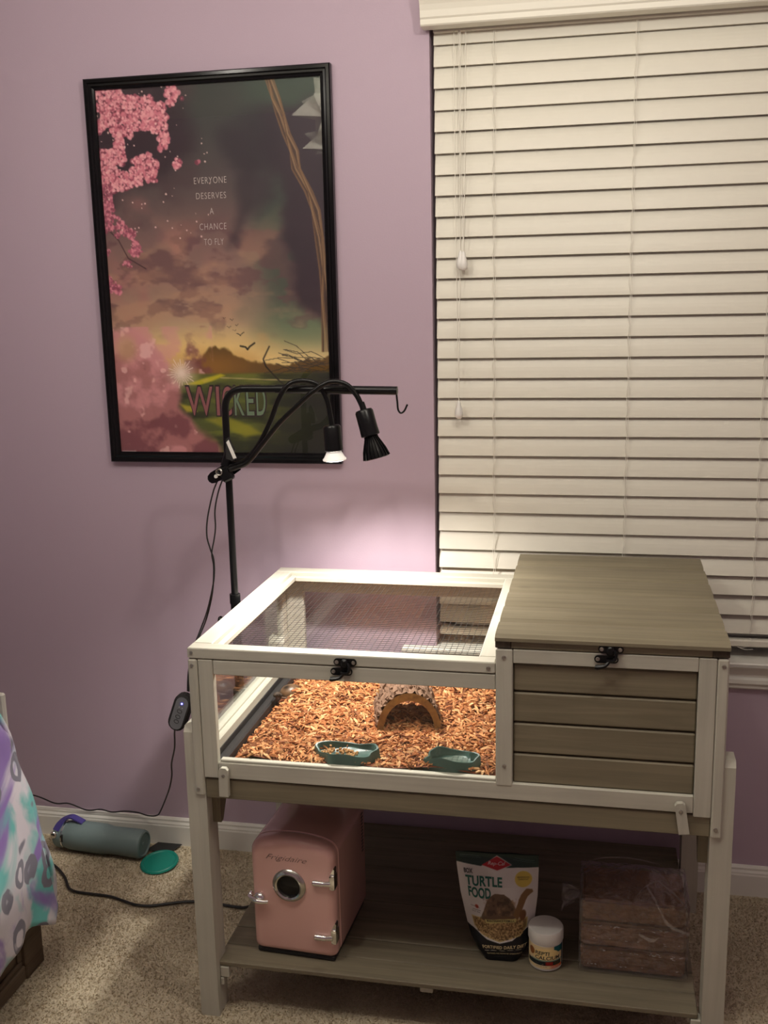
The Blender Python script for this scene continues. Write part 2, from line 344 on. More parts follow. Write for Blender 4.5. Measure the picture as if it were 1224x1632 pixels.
def tassel(x, y, z):
    mb = MB(); mb.lathe([(.0025, .026), (.0045, .022), (.0055, .015), (.009, .004), (.0105, -.006), (.009, -.014), (.004, -.019), (.001, -.0195)], (x, y, z), n=16)
    return mb
TAS = [((.800, -.012, 1.634), (.797, .8025, .7945)), ((.786, -.012, 1.270), (.783, .789, .786))]
for (tp, xs) in TAS:
    cs = MB()
    for x in xs[:2]: cs.tube([(x+(x-tp[0])*1.6, .004, 2.168), (x+(x-tp[0])*.8, -.004, (2.168+tp[2])/2), (tp[0], tp[1], tp[2]+.024)], .00085, 5, 4)
    obj('lift_cord', cs, M['cord'], bl)
    obj('tassel', tassel(*tp), M['white'], bl)
    if tp[2] > 1.5: continue
obj('tassel', tassel(.7925, -.010, 1.636), M['white'], bl)
obj('lift_cord', MB().tube([(.789, .004, 2.168), (.791, -.003, 1.9), (.7925, -.010, 1.66)], .00085, 5, 4), M['cord'], bl)

# ------------------------------------------------------------------ value noise painter
def vnoise(u, v, fu, fv, seed, octv=4, ridged=False):
    out = np.zeros_like(u); amp = 1; tot = 0
    for o_ in range(octv):
        g = np.random.default_rng(seed+o_*17).random((int(fv)+3, int(fu)+3))
        x = np.clip(u, 0, 1)*int(fu); y = np.clip(v, 0, 1)*int(fv); xi = x.astype(int); yi = y.astype(int); xf = x-xi; yf = y-yi
        xf = xf*xf*(3-2*xf); yf = yf*yf*(3-2*yf)
        a = g[yi, xi]*(1-xf)+g[yi, xi+1]*xf; b_ = g[yi+1, xi]*(1-xf)+g[yi+1, xi+1]*xf
        n_ = a*(1-yf)+b_*yf
        if ridged: n_ = 1-abs(2*n_-1)
        out += n_*amp; tot += amp; amp *= .5; fu *= 2; fv *= 2
    return out/tot
def sm(x, a, b_):
    t = np.clip((x-a)/(b_-a), 0, 1); return t*t*(3-2*t)
class Paint:
    def __init__(s, u, v): s.u = u; s.v = v; s.c = np.zeros(u.shape+(3,))
    def mix(s, col, a):
        col = np.array(col, float)
        if col.ndim == 1: col = col/255.
        a = np.clip(a, 0, 1)[..., None]; s.c = s.c*(1-a)+col*a
    def grad(s, stops):
        vs = [p for p, _ in stops]; cs = np.array([c for _, c in stops])/255.
        for k in range(3): s.c[..., k] = np.interp(s.v, vs, cs[:, k])
    def blob(s, cx, cy, rx, ry, col, soft=.5, rot=0, amt=1, wob=None):
        dx = s.u-cx; dy = s.v-cy; c_, s_ = math.cos(rot), math.sin(rot)
        d = np.sqrt(((dx*c_+dy*s_)/rx)**2+((-dx*s_+dy*c_)/ry)**2)
        if wob is not None: d = d+wob
        s.mix(col, (1-sm(d, 1-soft, 1+soft))*amt)
    def poly(s, pts, col, soft=.004, amt=1, wob=None, asp=1.0):
        """signed distance to a polygon, in units of u (v scaled by asp)"""
        P = np.array(pts, float)*[1, asp]; x = s.u; y = s.v*asp
        dist = np.full(x.shape, 9.); inside = np.zeros(x.shape, bool); n = len(P)
        for i in range(n):
            a = P[i]; b_ = P[(i+1) % n]; e = b_-a; wx = x-a[0]; wy = y-a[1]
            t = np.clip((wx*e[0]+wy*e[1])/(e@e+1e-12), 0, 1); dist = np.minimum(dist, np.hypot(wx-t*e[0], wy-t*e[1]))
            cond = ((a[1] > y) != (b_[1] > y)); xx = (b_[0]-a[0])*(y-a[1])/(b_[1]-a[1]+1e-12)+a[0]
            inside ^= cond & (x < xx)
        sd = np.where(inside, -dist, dist)
        if wob is not None: sd = sd+wob
        s.mix(col, (1-sm(sd, -soft, soft))*amt)
    def line(s, pts, w_, col, amt=1, asp=1.0):
        P = np.array(pts, float)*[1, asp]; x = s.u; y = s.v*asp; dist = np.full(x.shape, 9.)
        for i in range(len(P)-1):
            a = P[i]; e = P[i+1]-a; wx = x-a[0]; wy = y-a[1]; t = np.clip((wx*e[0]+wy*e[1])/(e@e+1e-12), 0, 1)
            dist = np.minimum(dist, np.hypot(wx-t*e[0], wy-t*e[1]))
        s.mix(col, (1-sm(dist, w_*.5, w_*1.2))*amt)

# ------------------------------------------------------------------ framed poster
po = thing('framed_poster', 'large black-framed poster of pink blossom and dusky clouds on the lilac wall', 'poster', (.158, -.001, 1.133))
PX0, PX1, PZ0, PZ1 = -.165, .480, 1.133, 2.111
fw = .027
fprof = [(0, .0), (0, .017), (.003, .020), (.010, .020), (.013, .016), (.018, .0165), (.021, .0125), (.0265, .0115), (.027, .010), (.027, .0)]
def framebar(mb, a, b_, inn):
    """a,b outer corners (x,z); inn = inward unit vector"""
    a = Vector(a); b_ = Vector(b_); d = (b_-a).normalized(); n = len(fprof); vs = []
    for e, sgn in ((a, 1), (b_, -1)):
        for (w_, h_) in fprof:
            p = e+Vector(inn)*w_+d*w_*sgn; vs.append((p.x, -.001-h_, p.y))
    mb.add(vs, [tuple(range(n)), tuple(range(2*n-1, n-1, -1))]+[(k, k+1, n+k+1, n+k) for k in range(n-1)]+[(n-1, 0, n, 2*n-1)])
for a, b_, i_ in (((PX0, PZ1), (PX1, PZ1), (0, -1)), ((PX1, PZ1), (PX1, PZ0), (-1, 0)), ((PX1, PZ0), (PX0, PZ0), (0, 1)), ((PX0, PZ0), (PX0, PZ1), (1, 0))):
    mb = MB(); framebar(mb, a, b_, i_); obj('frame_rail', mb, M['blackgloss'], po)
obj('backing_board', MB().box(PX0+.015, PX1-.015, -.006, -.0015, PZ0+.015, PZ1-.015, 0), M['blackmatte'], po)
ix0, ix1, iz0, iz1 = PX0+.026, PX1-.026, PZ0+.026, PZ1-.026
NU, NV = 330, 500
uu, vv = np.meshgrid(np.linspace(0, 1, NU), np.linspace(0, 1, NV))
A = 924/591.
p = Paint(uu, vv)
p.grad([(0, (58, 62, 58)), (.12, (66, 66, 64)), (.25, (84, 74, 74)), (.4, (122, 96, 92)), (.52, (150, 118, 106)), (.62, (178, 148, 122)), (.69, (212, 186, 136)), (.75, (222, 198, 140)), (.77, (120, 116, 66)), (1, (54, 60, 40))])
cl = vnoise(uu, vv, 3, 5, 3, 6); cl2 = vnoise(uu, vv, 5, 9, 40, 6); cl3 = vnoise(uu, vv, 8, 22, 90, 5)
sky = 1-sm(vv, .73, .78)
p.mix((176, 112, 110), sm(cl, .48, .72)*sky*(1-sm(uu, .25, .6))*sm(vv, .12, .45)*.75)
p.mix((64, 78, 68), sm(uu+.25*(cl2-.5), .52, .8)*sky*(1-sm(vv, .55, .75))*.85)
p.mix((96, 122, 92), sm(uu, .6, .85)*sky*sm(vv, .56, .64)*(1-sm(vv, .66, .74))*.6)
p.mix((190, 150, 104), sm(cl2, .55, .72)*sky*sm(vv, .30, .55)*sm(uu, .45, .75)*.85)
p.mix((74, 56, 60), sm(cl2, .50, .70)*(1-sm(uu, .3, .7))*sky*(1-sm(vv, .35, .62))*.55)
p.mix((104, 74, 76), sm(cl3, .49, .60)*sky*sm(vv, .32, .4)*(1-sm(vv, .6, .7))*.65)
p.mix((184, 142, 114), sm(vnoise(uu, vv, 6, 18, 140, 6), .50, .72)*sky*sm(vv, .30, .46)*(1-sm(vv, .66, .72))*.45)
p.mix((232, 206, 150), sm(cl3, .55, .75)*sky*sm(vv, .6, .7)*.5)
p.blob(.42, .735, .34, .06, (240, 200, 120), .8, amt=.6)
# far wooded ridge with a hazy glow, fields
wob = (vnoise(uu, vv, 30, 30, 5, 3)-.5)*.03
p.poly([(.30, .775), (.36, .748), (.42, .722), (.47, .70), (.52, .705), (.58, .73), (.66, .744), (.78, .752), (.88, .742), (1.02, .73), (1.02, .80), (.30, .80)], (104, 78, 40), .006, 1, wob, A)
p.blob(.44, .755, .17, .035, (176, 120, 52), .9, amt=.55)
fld = sm(vv+.01*cl, .775, .785)
p.mix((84, 92, 46), fld*.9); p.mix((122, 128, 52), fld*sm(vnoise(uu, vv, 4, 34, 8, 5), .5, .7)*.7)
p.mix((40, 46, 34), fld*sm(vnoise(uu, vv, 5, 28, 18, 5), .5, .7)*.7); p.mix((36, 38, 34), fld*sm(uu+vv*.6, 1.05, 1.5)*.9)
p.poly([(.33, .805), (.42, .788), (.50, .775), (.52, .78), (.46, .795), (.40, .806)], (196, 184, 40), .006, .9, asp=A)
p.poly([(.42, .905), (.50, .893), (.62, .92), (.68, .945), (.60, .955), (.50, .93)], (150, 146, 44), .012, .8, asp=A)
p.poly([(.30, .86), (.36, .868), (.38, .882), (.33, .884)], (186, 172, 46), .008, .8, asp=A)
p.line([(.5, .786), (.7, .792), (.9, .795)], .003, (190, 170, 120), .7, A)
# dark storm curtain hanging on the right and a twisted old branch before it
wb = (vnoise(uu, vv, 9, 16, 61, 5)-.5)*.07
p.poly([(.74, .09), (1.03, .03), (1.03, .66), (.95, .62), (.87, .59), (.84, .50), (.80, .40), (.83, .30), (.78, .24), (.72, .17)], (56, 46, 54), .035, .93, wb, A)
p.poly([(.56, .12), (.74, .07), (.84, .14), (.80, .23), (.66, .25), (.55, .19)], (50, 44, 50), .05, .85, wb, A)
p.poly([(.62, .24), (.80, .22), (.78, .30), (.72, .33), (.66, .36), (.60, .42), (.57, .42), (.60, .34)], (58, 50, 56), .04, .75, wb, A)
br = [(.775, -.01), (.80, .05), (.825, .09), (.845, .14), (.87, .185), (.885, .23), (.932, .29), (.955, .34), (.975, .41), (.985, .5), (.985, .57), (.99, .715)]
for k in range(7):
    off = (k-3)*.0055
    p.line([(x_+off+.006*math.sin(i*2.1+k), y_) for i, (x_, y_) in enumerate(br)], .0045, [(120, 92, 66), (82, 62, 48), (150, 120, 88)][k % 3], .85, A)
rr = random.Random(4)
for k in range(16):
    x_ = .95-rr.random()*.12; y_ = .70+rr.random()*.06; pts = [(x_+.06, y_+.03)]
    for q in range(4): pts.append((pts[-1][0]-.02-.05*rr.random(), pts[-1][1]+(rr.random()-.62)*.03))
    p.line(pts, .002, (58, 52, 44), .8, A)
p.line([(.83, .83), (.76, .79), (.71, .755), (.70, .735), (.73, .70)], .004, (44, 38, 32), .9, A)
for (bx, by, s_) in ((.63, .70, .02), (.60, .665, .010), (.565, .625, .005), (.55, .645, .006), (.585, .64, .005), (.53, .62, .004), (.575, .655, .004)):
    p.line([(bx-s_*1.6, by-.002), (bx-s_*.4, by+s_*.05), (bx, by+s_*.4), (bx+s_*.5, by), (bx+s_*1.7, by-s_*.5)], s_*.22, (40, 38, 30), .95, A)
# blossom: clustered petals
def blossoms(n, region, size, cols, seed):
    R_ = random.Random(seed); cnt = 0
    while cnt < n:
        x_, y_ = R_.random(), R_.random()*.62
        if not region(x_, y_, R_): continue
        s_ = size*(.5+R_.random()); i0 = max(0, int((x_-s_)*NU)); i1 = min(NU, int((x_+s_)*NU)+2); j0 = max(0, int((y_-s_/A)*NV)); j1 = min(NV, int((y_+s_/A)*NV)+2)
        d = np.hypot(uu[j0:j1, i0:i1]-x_, (vv[j0:j1, i0:i1]-y_)*A)/s_
        a = (1-sm(d, .6, 1.05))[..., None]*.92; col = np.array(cols[R_.randrange(len(cols))])/255.
        p.c[j0:j1, i0:i1] = p.c[j0:j1, i0:i1]*(1-a)+col*a; cnt += 1
nz = vnoise(uu, vv, 10, 15, 77, 3)
def reg_a(x, y, R_):
    lim = .10 < 1 and (x < np.interp(y, [0, .04, .10, .16, .2, .24, .27], [.36, .40, .40, .44, .47, .30, .05]))
    return lim and y < .27 and nz[int(y*NV), int(x*NU)] > (.46 if x > .12 else .38)
def reg_b(x, y, R_):
    return .25 < y < .56 and x < np.interp(y, [.25, .33, .38, .43, .47, .52, .56], [.04, .05, .14, .17, .12, .16, .02]) and nz[int(y*NV), int(x*NU)] > .42
p.poly([(-.02, -.02), (.35, -.02), (.40, .06), (.44, .17), (.30, .24), (.12, .24), (.05, .30), (-.02, .30)], (52, 38, 46), .05, .8, wb, A)
p.line([(-.01, .06), (.12, .07), (.25, .12), (.33, .15)], .004, (50, 34, 38), .9, A); p.line([(.0, .36), (.06, .40), (.1, .45), (.18, .48)], .003, (60, 40, 40), .8, A)
blossoms(1500, reg_a, .0095, [(150, 74, 92), (196, 112, 128), (120, 58, 74), (214, 140, 150)], 1)
blossoms(1100, reg_a, .0060, [(222, 152, 160), (232, 170, 176), (206, 122, 136)], 2)
blossoms(520, reg_b, .0070, [(176, 96, 116), (214, 136, 150), (140, 74, 90)], 3)
blossoms(70, lambda x, y, R_: x < .5 and y < .42, .0035, [(232, 196, 190)], 5)
# soft heap of pink petals low in the left corner with pale sparkle
wp = (vnoise(uu, vv, 8, 8, 33, 5)-.5)*.08
p.poly([(-.02, .66), (.08, .655), (.20, .70), (.27, .745), (.30, .80), (.30, .865), (.37, .92), (.47, .99), (.48, 1.02), (-.02, 1.02)], (176, 116, 116), .02, .97, wp, A)
pf = vnoise(uu, vv, 7, 12, 55, 6); msk = (uu < .47) & (vv > .64)
pk = np.clip((p.c[..., 0]-p.c[..., 1])*6, 0, 1)*msk
p.mix((214, 150, 152), sm(pf, .50, .64)*pk*.8); p.mix((120, 70, 76), (1-sm(pf, .34, .46))*pk*.8); p.mix((236, 190, 186), sm(vnoise(uu, vv, 22, 34, 15, 3), .66, .78)*pk*.7)
p.blob(.06, .70, .05, .035, (196, 160, 120), .6, amt=.7); p.blob(.32, .775, .055, .030, (226, 198, 180), .9, amt=.8)
for k in range(26):
    a = k*2*PI/26+.1; L_ = .04+.035*((k*7) % 5)/5
    p.line([(.315, .772), (.315+L_*math.cos(a), .772+L_*math.sin(a)/A)], .0022, (236, 214, 198), .8, A)
p.line([(.01, 1.0), (.07, 1.0)], .006, (220, 210, 210), .6, A)
mb = MB(); mb.v = np.stack([ix0+uu*(ix1-ix0), np.full(uu.shape, -.0066), iz1-vv*(iz1-iz0)], -1).reshape(-1, 3).tolist()
ii = (np.arange(NV-1)[:, None]*NU+np.arange(NU-1)[None, :]).ravel(); mb.f = np.stack([ii, ii+NU, ii+NU+1, ii+1], 1).tolist(); mb.m = [0]*len(mb.f); mb.sm = [False]*len(mb.f)
M['posterprint'] = vcol('poster_print', .45, .25)
pr = obj('poster_print', mb, M['posterprint'], po, recalc=False)
set_paint(pr, lin(np.clip(p.c, 0, 1)).reshape(-1, 3)*1.15)
# ---- lettering
def text_mesh(txt, size=1.0, bold=0.0, shear=0.0, space=1.0, extr=0.0, res=4):
    cu = bpy.data.curves.new('lettering', 'FONT'); cu.body = txt; cu.size = size; cu.offset = bold; cu.shear = shear; cu.space_character = space
    cu.resolution_u = res; cu.align_x = 'LEFT'; cu.extrude = extr
    o = bpy.data.objects.new('lettering', cu); C.objects.link(o); dg = bpy.context.evaluated_depsgraph_get(); dg.update()
    me = bpy.data.meshes.new_from_object(o.evaluated_get(dg)); vs = np.array([v.co[:] for v in me.vertices]); fs = [tuple(p_.vertices) for p_ in me.polygons]
    C.objects.unlink(o); bpy.data.objects.remove(o); bpy.data.curves.remove(cu); bpy.data.meshes.remove(me)
    return vs, fs
def letter(txt, fn, mats, parent, u0, u1, v0, v1, **k):
    """fit text into the box u0..u1 x v0(bottom)..v1(top) of the mapping fn(u,v)->world"""
    vs, fs = text_mesh(txt, **k)
    mn = vs.min(0); mx = vs.max(0); q = (vs-mn)/(mx-mn+1e-9)
    mb = MB(); mb.add([fn(u0+(u1-u0)*a[0], v0+(v1-v0)*a[1]) for a in q], fs)
    return obj('lettering', mb, mats, parent, recalc=False)
M['poster_ink'] = plain('pale_poster_ink', L3(205, 192, 186), .5)
def pmap(u, v): return (ix0+u*(ix1-ix0), -.0072, iz1-v*(iz1-iz0))
for txt, a, b_, t_, bt in (('EVERYONE', .426, .572, .241, .258), ('DESERVES', .432, .567, .2815, .298), ('A', .490, .508, .3225, .339), ('CHANCE', .440, .562, .363, .380), ('TO FLY', .457, .546, .404, .421)):
    letter(txt, pmap, M['poster_ink'], po, a, b_, bt, t_, space=1.15, bold=-.012)
M['title_dark'] = plain('dark_title_ink', L3(46, 30, 32), .5); M['title_pink'] = plain('rose_title_ink', L3(150, 92, 92), .5); M['title_green'] = plain('sage_title_ink', L3(116, 140, 112), .5)
tw = [('W', .330, .462), ('I', .472, .492), ('C', .500, .548), ('K', .556, .606), ('E', .612, .652), ('D', .658, .706)]
for k, (ch, a, b_) in enumerate(tw):
    letter(ch, lambda u, v: (pmap(u, v)[0], -.0070, pmap(u, v)[2]), M['title_dark'], po, a-.003, b_+.003, .897, .806, bold=.035)
    letter(ch, lambda u, v: (pmap(u, v)[0], -.0073, pmap(u, v)[2]), M['title_pink'] if k < 3 else M['title_green'], po, a+.002, b_-.004, .893, .811, bold=.004)
obj('glazing', MB().box(PX0+.022, PX1-.022, -.0100, -.0095, PZ0+.022, PZ1-.022, 0), M['posterglass'], po)

# ------------------------------------------------------------------ tortoise house
XL, XR, YF, YB, XM = .312, 1.378, -.702, -.050, .946
ZB, ZT = .575, .836
th = thing('tortoise_house', 'whitewashed wooden tortoise enclosure with glass pen and taupe-roofed hide box on legged stand with shelf', 'pet house', (.845, -.38, 0))
def P(name, m, *boxes, b=.0015, label=None):
    mb = MB()
    for q in boxes: mb.box(*q, b)
    return obj(name, mb, M[m], th, label=label)
# legs
lmesh = MB().prism([(-.028, 0), (.028, 0), (.028, .672), (.020, .684), (-.020, .684), (-.028, .672)], -.021, .021, 'yz')
leg0 = obj('leg', lmesh, M['cream_z'], th, origin=(0, 0, 0)); leg0.location = Vector((.3125, -.670, 0))-wloc(th)
for x, y in ((1.378, -.670), (.3125, -.088), (1.378, -.088)): again(leg0, th, (x, y, 0))
# stand rails
P('front_rail', 'taupe_x', (.334, 1.357, -.698, -.676, .527, .571), b=.002)
P('rear_rail', 'taupe_x', (.334, 1.357, -.075, -.053, .527, .571))
P('side_rail', 'taupe_y', (.334, .352, -.642, -.10, .527, .571)); P('side_rail', 'taupe_y', (1.339, 1.357, -.642, -.10, .527, .571))
for x0, x1 in ((.334, .352), (1.339, 1.357)):
    obj('corner_brace', MB().prism([(-.668, .528), (-.610, .528), (-.655, .455), (-.668, .455)], x0, x1, 'yz'), M['taupe_z'], th)
    obj('corner_brace', MB().prism([(-.092, .528), (-.150, .528), (-.105, .455), (-.092, .455)], x0, x1, 'yz'), M['taupe_z'], th)
# shelf planks
seam = (-.678, -.612, -.543, -.466, -.389, -.311, -.232, -.157, -.083, -.016)
for k in range(9): P('shelf_plank', 'shelf_x', (.326, 1.352, seam[k], seam[k+1]-.0022, .113-.0006*(k % 2), .125-.0006*(k % 2)), b=.002)
for x in (.339, .78, 1.333): P('shelf_cleat', 'cream_y', (x, x+.028 if x < 1 else x+.018, -.665, -.08, .094, .112))
P('shelf_rail', 'taupe_x', (.366, .392, -.655, -.60, .100, .111))
for x in (.334, 1.338): P('shelf_support', 'cream_x', (x, x+.020, -.680, -.655, .087, .112)); P('shelf_support', 'cream_z', (x+.0005, x+.008, -.682, -.66, .068, .086))
# pen: glazed front, left and back
P('corner_trim', 'cream_z', (XL, .3325, YF-.001, YF+.017, .533, .8355), b=.003)
P('front_stile', 'cream_z', (.334, .3655, YF, YF+.018, ZB, .8355))
P('top_rail', 'cream_x', (.3665, XM-.0005, YF+.0004, YF+.018, .8045, .8352))
P('bottom_rail', 'cream_x', (.3665, 1.3235, YF+.0004, YF+.018, ZB, .6105), (.370, XM, YF+.004, YF+.018, .6105, .6165))
P('side_trim', 'cream_z', (XL, XL+.018, YF+.018, YF+.05, ZB, .8355)); P('side_trim', 'cream_z', (XL, XL+.018, YB-.05, YB, ZB, .8355))
P('side_top_rail', 'cream_y', (XL, XL+.018, YF+.05, YB-.05, .800, .8355)); P('side_bottom_rail', 'cream_y', (XL, XL+.022, YF+.05, YB-.05, ZB, .640), (XL+.020, XL+.036, YF+.02, YB-.03, ZB, .634))
P('rear_stile', 'cream_z', (XL+.018, XL+.065, YB-.018, YB, ZB, .8355)); P('rear_stile', 'cream_z', (XM-.03, XM, YB-.018, YB, ZB, .8355))
P('rear_top_rail', 'cream_x', (XL+.065, XM-.03, YB-.018, YB, .800, .8355)); P('rear_bottom_rail', 'cream_x', (XL+.065, XM-.03, YB-.018, YB, ZB, .632))
def pane(x0, x1, y0, y1, z0, z1): obj('glass_pane', MB().box(x0, x1, y0, y1, z0, z1, 0), M['glass'], th)
pane(.362, .95, YF+.0095, YF+.0125, .610, .808); pane(XL+.008, XL+.011, YF+.045, YB-.045, .632, .805); pane(XL+.06, XM-.026, YB-.011, YB-.008, .628, .804)
P('floor_panel', 'taupe_x', (XL+.004, XR-.004, YF+.019, YB-.019, .572, .580))
obj('floor_liner', MB().box(XL+.037, XM-.001, YF+.0195, YB-.0195, .5805, .5835, 0).box(XL+.0365, XL+.0385, YF+.0195, YB-.0195, .5835, .615, 0).box(XL+.0385, XL+.060, YF+.0195, YB-.0195, .5835, .606, .004), M['liner'], th)
# lid with wire mesh
P('lid_front_rail', 'cream_x', (XL, XM-.0008, YF-.0005, YF+.034, .8375, .8600), b=.002)
P('lid_rear_rail', 'cream_x', (XL, XM-.0008, YB-.040, YB, .8375, .8600), b=.002)
P('lid_side_rail', 'cream_y', (XL+.0002, XL+.042, YF+.0345, YB-.0405, .8375, .8598), b=.002); P('lid_side_rail', 'cream_y', (XM-.036, XM-.001, YF+.0345, YB-.0405, .8375, .8598), b=.002)
P('mesh_batten', 'cream_y', (XL+.0425, XL+.056, YF+.0345, YB-.0405, .8380, .8500)); P('mesh_batten', 'cream_x', (XL+.0565, XM-.0365, YB-.056, YB-.0405, .8380, .8500))
mb = MB(); x = XL+.045; 
while x < XM-.03: mb.tube([(x, YF+.03, .8372), (x, -.4, .8364), (x, YB-.035, .8372)], .00055, 4, 1); x += .0127
y = YF+.038
while y < YB-.035: mb.tube([(XL+.04, y, .8362), (.63, y, .8354), (XM-.03, y, .8362)], .00055, 4, 1); y += .0127
o = obj('wire_mesh', mb, M['wire'], th); o['kind'] = 'stuff'
# hide box
P('box_left_stile', 'cream_z', (XM, .979, YF-.001, YF+.018, .6045, .8880), b=.002)
P('box_top_rail', 'cream_x', (.9795, 1.3235, YF+.0004, YF+.018, .8605, .8885))
P('box_right_stile', 'cream_z', (1.324, 1.3563, YF, YF+.018, .568, .8880))
P('corner_trim', 'cream_z', (1.3572, XR, YF-.001, YF+.017, .527, .8880), b=.003)
z = .6105
for k in range(4): 
    z1 = z+.0640 if k < 3 else .8600
    P('box_board', 'taupe_x', (.9798, 1.3232, YF+.0075, YF+.018, z, min(z1-.0035, .860)), b=.003); z += .0640
P('box_backing', 'taupe_x', (.975, 1.35, YF+.0185, YF+.0215, ZB+.006, .885), b=0)
for k in range(4): P('side_board', 'taupe_y', (XR-.02, XR-.001, YF+.020, YB-.02, .585+k*.076, .585+k*.076+.0735), b=.002)
P('rear_board', 'cream_x', (XM, XR, YB-.018, YB, ZB, .885))
P('divider', 'cream_y', (XM, XM+.014, YF+.0225, -.47, .581, .885), (XM, XM+.014, -.28, YB-.019, .581, .885), (XM, XM+.014, -.47, -.28, .76, .885))
# roof: frame with end grain, overlapping planks
P('roof_frame_front', 'taupe_x', (.9755, 1.3475, YF+.0005, YF+.024, .8902, .9052))
for x0, x1 in ((XM-.001, .975), (1.348, XR)): P('roof_frame_side', 'endgrain', (x0, x1, YF, YB, .8902, .9052), label='darker end grain showing at front')
P('roof_frame_rear', 'taupe_x', (.9755, 1.3475, YB-.024, YB, .8902, .9052))
pw = (YF-.006, -.607, -.500, -.393, -.277, -.160, YB+.004)
for k in range(6):
    y0, y1 = pw[k], pw[k+1]; mb = MB(); n = 8
    prf = []
    for q in range(n+1):
        t = q/n; e = .0055*(1-(2*t-1)**6)
        prf.append((y0+.0006+(y1-y0-.0012)*t, .9125+e))
    prf = [(y0+.0006, .9056)]+prf+[(y1-.0006, .9056)]
    mb.prism(prf, XM-.001, XR+.0005, 'yz'); obj('roof_plank', mb, M['taupe_x'], th)
# screws
sc0 = obj('screw', MB().lathe([(.0041, 0), (.0041, .0008), (.0030, .0014), (.0016, .0009)], (0, 0, 0), (0, -1, 0), 12), M['steel'], th, origin=(0, 0, 0))
spots = [(.321, .850), (.321, .822), (.319, .547), (.932, .8485), (.962, .872), (.963, .647), (1.368, .874), (1.366, .545)]
sc0.location = Vector((spots[0][0], YF-.001, spots[0][1]))-wloc(th)
for x, z in spots[1:]: again(sc0, th, (x, YF-.0015, z))
# turn buttons
for x, z, a in ((.3805, .574, .02), (1.300, .570, -.16)):
    r_ = Matrix.Rotation(a, 3, 'Y'); 
    mb = MB(); mb.prism([(x-.0100, z-.034), (x+.0100, z-.034), (x+.0100, z+.025), (x+.005, z+.030), (x-.005, z+.030), (x-.0100, z+.025)], YF-.0125, YF-.0015, 'xz')
    mb.v = [tuple(r_ @ (Vector(q)-Vector((x, YF, z+.015)))+Vector((x, YF, z+.015))) for q in mb.v]
    tb = obj('turn_button', mb, M['cream_z'], th); c = again(sc0, tb, (x, YF-.0125, z+.013))
# latches
def latch(x, z, flip=1):
    mb = MB()
    def plate(cx, cz, w_):
        poly = [(cx+s_*(w_/2-.007)+.0075*math.cos(t), cz+.0075*math.sin(t)) for s_, a0 in ((1, -PI/2), (-1, PI/2)) for t in [a0+k*PI/8 for k in range(9)]]
        mb.prism(poly, YF-.0035, YF-.0005, 'xz')
    plate(x, z+.0105, .046); plate(x-.008, z-.0095, .044)
    mb.box(x-.008, x+.006, YF-.010, YF-.003, z-.001, z+.017, .003)
    mb.tube([(x+.006, YF-.006, z+.010), (x+.010, YF-.009, z+.002), (x+.006, YF-.010, z-.009), (x-.008, YF-.010, z-.010)], .003, 8, 4)
    mb.tube([(x-.002, YF-.008, z-.010), (x-.010, YF-.013, z-.019), (x-.024, YF-.014, z-.022), (x-.029, YF-.014, z-.0215)], [.0035, .0035, .005, .0045], 8, 4)
    lo = obj('latch', mb, M['black'], th, label='black toggle latch with bolts')
    for dx, dz in ((-.017, .0105), (.017, .0105), (-.024, -.0095), (.008, -.0095)): again(sc0, lo, (x+dx, YF-.0036, z+dz))
latch(.647, .836); latch(1.163, .888)

# ------------------------------------------------------------------ bark bedding
def bed_h(x, y):
    e = np.clip((x-.384)/.05, 0, 1); base = .586+.031*(e*e*(3-2*e))
    return base+.004*np.sin(x*31+y*17)*e+.003*np.sin(x*13-y*41+1)*e+.004*np.clip((-.45-y)*-6, 0, 1)*e
n = 60
mb = MB(); gx = np.linspace(.3735, XM-.0025, n); gy = np.linspace(YF+.021, YB-.021, n)
mb.v = [(a, b_, float(bed_h(a, b_))) for b_ in gy for a in gx]+[(a, b_, .5838) for b_ in gy for a in gx]
for j in range(n-1):
    for i in range(n-1):
        q = j*n+i; mb.f.append((q, q+1, q+n+1, q+n)); mb.f.append((q+n*n, q+n+n*n, q+n+1+n*n, q+1+n*n))
base_nv = 2*n*n
NCH = 12500
chx = rng.uniform(.376, XM-.008, NCH*2); chy = rng.uniform(YF+.026, YB-.026, NCH*2)
ARC = (.716, -.425); ARO = .26
keep = np.ones(NCH*2, bool)
DISH = [(.630, -.643, .070, .042), (.851, -.648, .058, .038)]
for (dx, dy, a, b_) in DISH: keep &= ((chx-dx)/a)**2+((chy-dy)/b_)**2 > .80
keep &= ~((chx < .43) & (np.abs(chy+.31) < .035))
chx = chx[keep][:NCH]; chy = chy[keep][:NCH]; NCH = len(chx)
ln = rng.gamma(3.0, .0042, NCH)+.003; ln = np.clip(ln, .004, .032); wd = np.clip(ln*rng.uniform(.12, .38, NCH), .0011, .0060); tk = wd*rng.uniform(.25, .6, NCH)
a1 = rng.uniform(0, 2*PI, NCH); a2 = rng.normal(0, .28, NCH); a3 = rng.uniform(0, PI, NCH)
ex = np.stack([np.cos(a1)*np.cos(a2), np.sin(a1)*np.cos(a2), np.sin(a2)], 1); up = np.tile([0, 0, 1.], (NCH, 1)); s1 = np.cross(up, ex); s1 /= np.linalg.norm(s1, axis=1)[:, None]; s2 = np.cross(ex, s1)
t1 = s1*np.cos(a3*.35)[:, None]+s2*np.sin(a3*.35)[:, None]; t2 = np.cross(ex, t1)
cz = bed_h(chx, chy)+rng.uniform(-.001, .0045, NCH)
cen = np.stack([chx, chy, cz], 1)
cor = []
